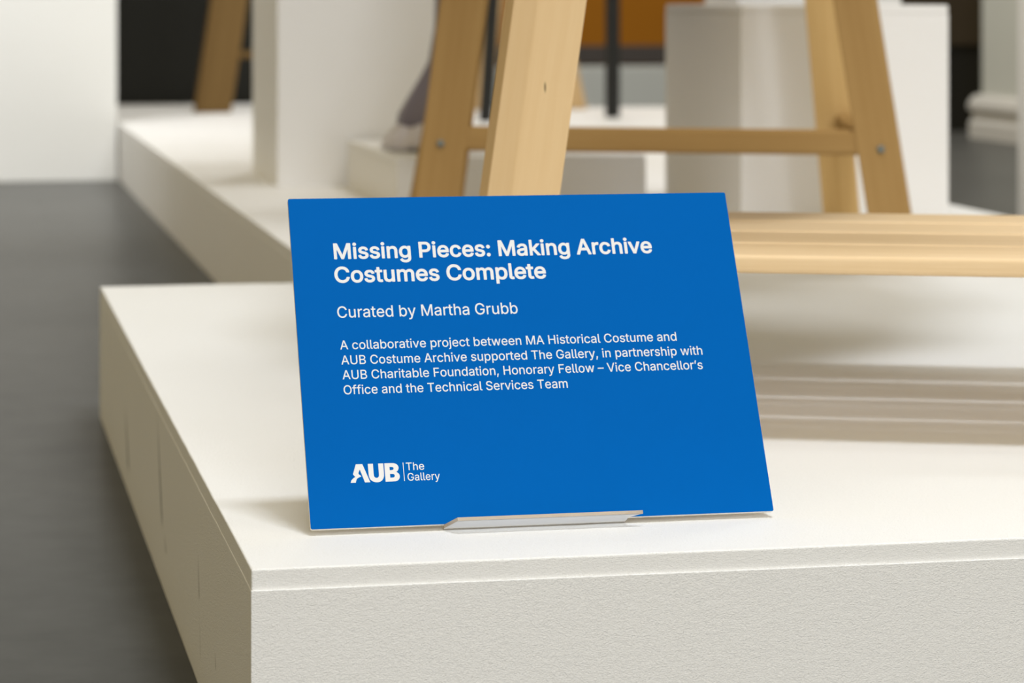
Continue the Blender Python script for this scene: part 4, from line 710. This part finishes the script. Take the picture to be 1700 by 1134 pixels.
 's': (365, [[(144.7, -9), (158, -11), (182, -12), (209, -11), (236, -6.1), (263, 3.1), (283.6, 15), (299.3, 27), (314, 43.2), (326.4, 63), (332.9, 84), (334.9, 108), (331.9, 132), (324.3, 153), (308.6, 174), (296, 184.8), (278, 196.8), (257, 205.1), (173, 226.9), (140, 237.8), (125, 247.9), (118.6, 255), (114.4, 264), (113.1, 276), (115.1, 291), (122.7, 303), (134, 314), (146.3, 321), (167, 327.1), (188, 328.9), (209, 327.1), (227, 320.9), (241.2, 312), (249.5, 303), (257.3, 291), (266, 273.6), (269, 273.1), (323, 285.7), (327.4, 288), (327.9, 291), (321.9, 309), (311.8, 327), (301.7, 342), (289.6, 354), (272, 367), (254, 376.2), (233, 383.2), (212, 387), (188, 388), (161, 387), (137, 382.1), (113, 373.5), (92, 362.7), (77, 350.5), (63.3, 336), (51.1, 315), (45.4, 297), (43.1, 273), (46, 249), (54.6, 225), (70.6, 204), (85.9, 192), (101, 183.1), (122, 173.9), (149, 165.9), (212, 150.8), (239, 141.4), (252.1, 132), (258.8, 123), (262.1, 114), (263.7, 102), (261.3, 90), (254, 76), (242.5, 66), (225.8, 57), (206, 51.2), (182, 49.1), (161, 50.9), (143, 55.6), (125, 64.5), (113.9, 75), (105.8, 87), (97.9, 108), (95, 110.9), (35, 97.8), (32.6, 96), (32.1, 93), (37.1, 72), (45.6, 54), (58.5, 36), (73.4, 21), (92, 8), (110, -0.5), (131, -6.6)]]),
 't': (227, [[(136.5, -5), (146, -7), (167, -8), (191, -7), (213.3, -2), (216.8, 1), (205.9, 55), (203, 57.9), (170, 54), (158, 54.9), (146, 58.6), (139, 64), (133.4, 73), (130.9, 85), (130, 100), (130, 322), (131, 323), (206, 323.6), (208, 328), (208, 379), (206, 382.4), (203, 383), (131, 383.5), (130, 385), (129.8, 472), (128, 474.4), (125, 475), (65, 475), (62, 473.4), (61, 469), (61, 385), (59, 383), (8, 383), (3.6, 382), (2, 379), (2, 328), (2.6, 325), (5, 323.2), (59, 323), (60.5, 322), (61, 94), (64, 64), (73.1, 40), (89, 18.5), (107, 5.6), (124.6, -2)]]),
 'u': (410, [[(153, -6), (181, -8.9), (208, -7.1), (235, 1.1), (260.8, 15), (274.6, 27), (289.5, 45), (292, 49.6), (294, 45), (294, 0), (295.6, -3), (298, -4), (355, -4), (359.4, -3), (361, 0), (361, 378), (360.4, 381), (358, 382.8), (298, 383), (295, 382.8), (292.6, 381), (292, 153), (290.9, 132), (286.9, 117), (277.6, 96), (269.5, 84), (259, 73.2), (247, 65.5), (232, 58.6), (217, 55), (202, 54.1), (175, 57.3), (154.2, 66), (139.9, 78), (129.5, 93), (120.2, 117), (118, 144), (117.4, 381), (115, 382.8), (112, 383), (55, 383), (52, 382.8), (49.6, 381), (49, 138), (50, 117), (52.8, 96), (58, 75.5), (65.6, 57), (77.2, 39), (94, 20.4), (112, 8.2), (133, -1.5)]]),
 'v': (389, [[(159.1, -1), (163, -4), (226, -4), (229.9, -1), (374.5, 377), (374.8, 380), (373, 382.4), (307, 383), (304, 382.9), (301.1, 380), (220.8, 158), (196, 77.1), (193, 80.6), (168.2, 158), (87.9, 380), (85, 382.9), (82, 383), (19, 383), (16, 382.9), (13.1, 380)]]),
 'w': (567, [[(134.1, -1), (136, -3.4), (139, -4), (199, -4), (202.9, -1), (266.9, 224), (283, 287.8), (286, 283.7), (315.4, 170), (364.1, -1), (367, -3.9), (370, -4), (430, -3.9), (433, -0.6), (548.6, 377), (548.8, 380), (547, 382.4), (481, 383), (478, 382.4), (476.1, 380), (430.1, 215), (409.4, 137), (397, 84.3), (385.9, 137), (365.9, 215), (319, 381.4), (316, 383), (253, 383), (250, 382.4), (248.1, 380), (202.1, 215), (182.4, 137), (172, 90.7), (169, 87.1), (157.3, 140), (90.9, 380), (88, 382.9), (85, 383), (22, 382.9), (19.1, 380), (19.4, 377)]]),
 'y': (389, [[(60.1, -146), (91, -149), (109, -148), (127, -144.5), (139, -140.2), (154, -132), (167.5, -122), (179.6, -110), (190.5, -95), (199, -79.8), (208, -58.7), (374.1, 376), (375, 379), (373, 382.4), (307, 383), (304, 382.9), (301, 379.6), (220.5, 157), (196, 80.2), (193, 80.6), (168.5, 157), (88, 379.6), (85, 382.9), (82, 383), (19, 383), (14.6, 382), (13, 379), (13.9, 376), (158.4, -2), (141, -50), (134.4, -62), (127.3, -71), (121, -76.6), (112, -82), (103, -85.1), (94, -86), (61, -82), (58, -83.5), (43.1, -140), (46, -142.9)]]),
 '–': (350, [[(-3.9, 187), (-1, 184.1), (2, 184), (350, 184), (353.9, 187), (354, 244), (353, 246.4), (350, 248), (-1, 247.9), (-4, 244)]]),
 '’': (177, [[(48.1, 317), (51, 314.1), (54, 314), (99, 314.1), (101.9, 317), (154.3, 506), (155, 509), (153, 512.4), (84, 513), (79.6, 512), (78, 509.1)]]),
},
}


def ink_mesh(polys, bold=0.0):
    cu = bpy.data.curves.new('ink', 'CURVE')
    cu.dimensions = '2D'
    cu.fill_mode = 'FRONT'
    for p in polys:
        s = cu.splines.new('POLY')
        s.points.add(len(p) - 1)
        for q, (x, y) in zip(s.points, p): q.co = (x * 1000, y * 1000, 0, 1)
        s.use_cyclic_u = True
    t = bpy.data.objects.new('ink', cu)
    COL.objects.link(t)
    bpy.context.view_layer.update()
    me = bpy.data.meshes.new_from_object(t.evaluated_get(bpy.context.evaluated_depsgraph_get()))
    bpy.data.objects.remove(t)
    bpy.data.curves.remove(cu)
    return me


def ink(name, polys, label=None):
    me = ink_mesh(polys)
    bm = bmesh.new()
    bm.from_mesh(me)
    bpy.data.meshes.remove(me)
    bmesh.ops.scale(bm, vec=(0.001, 0.001, 0.001), verts=bm.verts)
    r = bmesh.ops.extrude_face_region(bm, geom=bm.faces[:])
    bmesh.ops.translate(bm, vec=(0, 0, 0.00004), verts=[v for v in r['geom'] if isinstance(v, bmesh.types.BMVert)])
    bmesh.ops.recalc_face_normals(bm, faces=bm.faces)
    o = link(name, bm, M_INK, sign, rot=ROT)
    bm2 = o.data
    bm2.transform(Matrix.Translation((0, 0, 0.00026)))
    if label: o['label'] = label
    return o


def line_polys(text, x0, x1, y, cap, font='R', squeeze=1.1):
    """Set one line between x0 and x1 (ink to ink, millimetres), capital height cap: part of the fit by width, the rest by spacing."""
    gl, grow = GL[font], (18.0 if font == 'B' else 4.0)
    k = cap / (509.0 + 2 * grow)
    y += grow * k

    def ext(sx, tr):
        X, lo, hi = 0, 1e9, -1e9
        for ch in text:
            adv, sp = gl[ch]
            for p in sp:
                for (a, c) in p:
                    lo = min(lo, X + a * k * sx)
                    hi = max(hi, X + a * k * sx)
            X += adv * k * sx + tr
        return lo, hi
    lo, hi = ext(1, 0)
    want = x1 - x0
    sx = (want / (hi - lo)) ** squeeze
    l2, h2 = ext(sx, 0)
    tr = (want - (h2 - l2)) / (len(text) - 1)
    lo, hi = ext(sx, tr)
    X = x0 - lo
    polys = []
    for ch in text:
        adv, sp = gl[ch]
        for p in sp:
            polys.append([((X + a * k * sx) / 1000, (y + c * k) / 1000) for a, c in p])
        X += adv * k * sx + tr
    return polys


ink('printed_title', line_polys('Missing Pieces: Making Archive', 27.55, 241.5, 181.2, 11.36, 'B')
    + line_polys('Costumes Complete', 26.9, 167.3, 164.55, 11.36, 'B'), 'bold white title in two lines')
ink('printed_byline', line_polys('Curated by Martha Grubb', 26.85, 145.5, 140.15, 7.9), 'white line naming the curator')
ink('printed_paragraph', line_polys('A collaborative project between MA Historical Costume and', 27.0, 249.7, 118.3, 6.12)
    + line_polys('AUB Costume Archive supported The Gallery, in partnership with', 27.0, 265.85, 108.0, 6.12)
    + line_polys('AUB Charitable Foundation, Honorary Fellow \u2013 Vice Chancellor\u2019s', 27.05, 264.7, 97.95, 6.12)
    + line_polys('Office and the Technical Services Team', 27.1, 172.9, 87.75, 6.12), 'white paragraph of four lines')


def mm(p):
    return [(a / 1000, b / 1000) for a, b in p]


def smooth_poly(p, corners):
    """Round an outline except at the listed vertex numbers."""
    for _ in range(2):
        q = []; nc = set(); n = len(p)
        for i in range(n):
            a, b, c = p[i - 1], p[i], p[(i + 1) % n]
            if i in corners:
                nc.add(len(q)); q.append(b)
            else:
                q.append((b[0] * .75 + a[0] * .25, b[1] * .75 + a[1] * .25))
                q.append((b[0] * .75 + c[0] * .25, b[1] * .75 + c[1] * .25))
        p, corners = q, nc
    return p


LA = [(31.1, 41.03), (35.25, 41.03), (39.38, 29.0), (36.05, 29.0), (33.62, 36.75), (33.3, 37.5), (32.5, 35.76), (32.3, 34.85), (32.77, 34.24), (33.51, 33.69), (34.0, 33.0), (33.36, 32.68), (32.15, 32.23), (31.21, 31.66), (30.74, 30.74), (30.22, 29.0), (26.98, 29.0), (27.5, 30.46), (28.25, 31.4), (29.09, 32.1), (30.26, 32.79), (29.4, 33.72), (28.85, 34.5), (29.29, 35.88)]
LU = [(38.72, 41.06), (41.94, 41.06), (41.94, 33.58), (42.13, 32.55), (42.78, 31.83), (43.63, 31.6), (44.47, 31.85), (45.12, 32.64), (45.26, 33.65), (45.26, 41.06), (48.48, 41.06), (48.48, 33.33), (47.96, 31.31), (46.85, 29.73), (45.1, 28.9), (43.55, 28.75), (41.7, 29.1), (39.92, 30.22), (39.06, 31.85), (38.72, 33.69)]
LB = [(49.12, 41.05), (54.15, 41.05), (55.71, 40.82), (57.07, 40.11), (57.92, 38.9), (58.03, 37.46), (57.35, 35.93), (56.34, 35.16), (57.72, 34.21), (58.33, 32.96), (58.29, 31.54), (57.71, 30.21), (56.53, 29.28), (54.92, 28.97), (49.12, 28.97)]
LB1 = [(52.24, 38.55), (53.55, 38.55), (54.5, 38.33), (54.9, 37.5), (54.5, 36.6), (53.45, 36.37), (52.24, 36.37)]
LB2 = [(52.24, 33.92), (53.96, 33.92), (54.92, 33.66), (55.28, 32.75), (54.92, 31.75), (53.96, 31.48), (52.24, 31.48)]
ink('logo_letters', [mm(smooth_poly(LA, {0, 1, 2, 3, 5, 10, 15, 16, 20})), mm(smooth_poly(LU, {0, 1, 9, 10})),
                     mm(smooth_poly(LB, {0, 7, 14})), mm(smooth_poly(LB1, {0, 6})), mm(smooth_poly(LB2, {0, 6}))], 'heavy white logo letters, the first cut by a wave')
ink('logo_rule', [mm([(60.85, 28.95), (61.3, 28.95), (61.3, 41.1), (60.85, 41.1)])])
ink('logo_words', line_polys('The', 62.8, 74.3, 35.95, 5.05) + line_polys('Gallery', 63.2, 83.75, 29.05, 5.05), 'thin white words beside the logo')

# ------------------------------------------------------------------ the clear stand: back rest, ledge bent up in front, rear foot
ac = empty('acrylic_stand', (0.04659, 0.09242, 0.15399), math.radians(0.47))
tag(ac, 'clear acrylic stand whose lip holds the bottom of the blue sign', 'sign stand')
g = -ST - 0.0001
T = 0.0022
# ledge (sign space: z towards the viewer and up, y up the face)
led = []
x0b, x0f, x1f, x1b = 0.0835, 0.0900, 0.2085, 0.2000
LF = 0.0128
yb, yt = -0.0003 - T, -0.0003
bm = bmesh.new()
pl = [(x0b, g - T), (x1b, g - T), (x1b + .0005, LF - .006), (x1f, LF), (x0f, LF), (x0b, 0.0)]
lo = [bm.verts.new((x, yb, z)) for x, z in pl]
hi = [bm.verts.new((x, yt, z)) for x, z in pl]
bm.faces.new(lo); bm.faces.new(hi[::-1])
for i in range(len(pl)):
    f = bm.faces.new((lo[i], hi[i], hi[(i + 1) % len(pl)], lo[(i + 1) % len(pl)]))
    f.material_index = 1
bmesh.ops.recalc_face_normals(bm, faces=bm.faces)
for f in bm.faces:
    if f.normal.y < -0.9: f.material_index = 2
link('ledge', bm, [M_ACRYL, M_ACRYL_EDGE, M_ACRYL_UNDER], ac, rot=ROT)
bm = box_bm(x0b, x1b, yt, 0.15, g - T, g)
for f in bm.faces:
    f.material_index = 1 if abs(f.normal.z) < .5 else 0
link('back_rest', bm, [M_ACRYL, M_ACRYL_EDGE], ac, rot=ROT)
# rear strut from the head of the back rest down to the plinth
sT, cT = math.sin(TILT), math.cos(TILT)
hy, hz = 0.15 * sT + (-g + T) * cT, 0.15 * cT + (g - T) * sT
by = hy + 0.05
bm = bmesh.new()
zz = -0.00395
q = [(hy, hz), (hy + 0.0024, hz), (by + 0.0024, zz), (by, zz)]
a = [bm.verts.new((x0b, y, z)) for y, z in q]
b = [bm.verts.new((x1b, y, z)) for y, z in q]
bm.faces.new(a[::-1]); bm.faces.new(b)
for i in range(4):
    bm.faces.new((a[i], a[(i + 1) % 4], b[(i + 1) % 4], b[i]))
bmesh.ops.recalc_face_normals(bm, faces=bm.faces)
link('rear_strut', bm, M_ACRYL, ac)
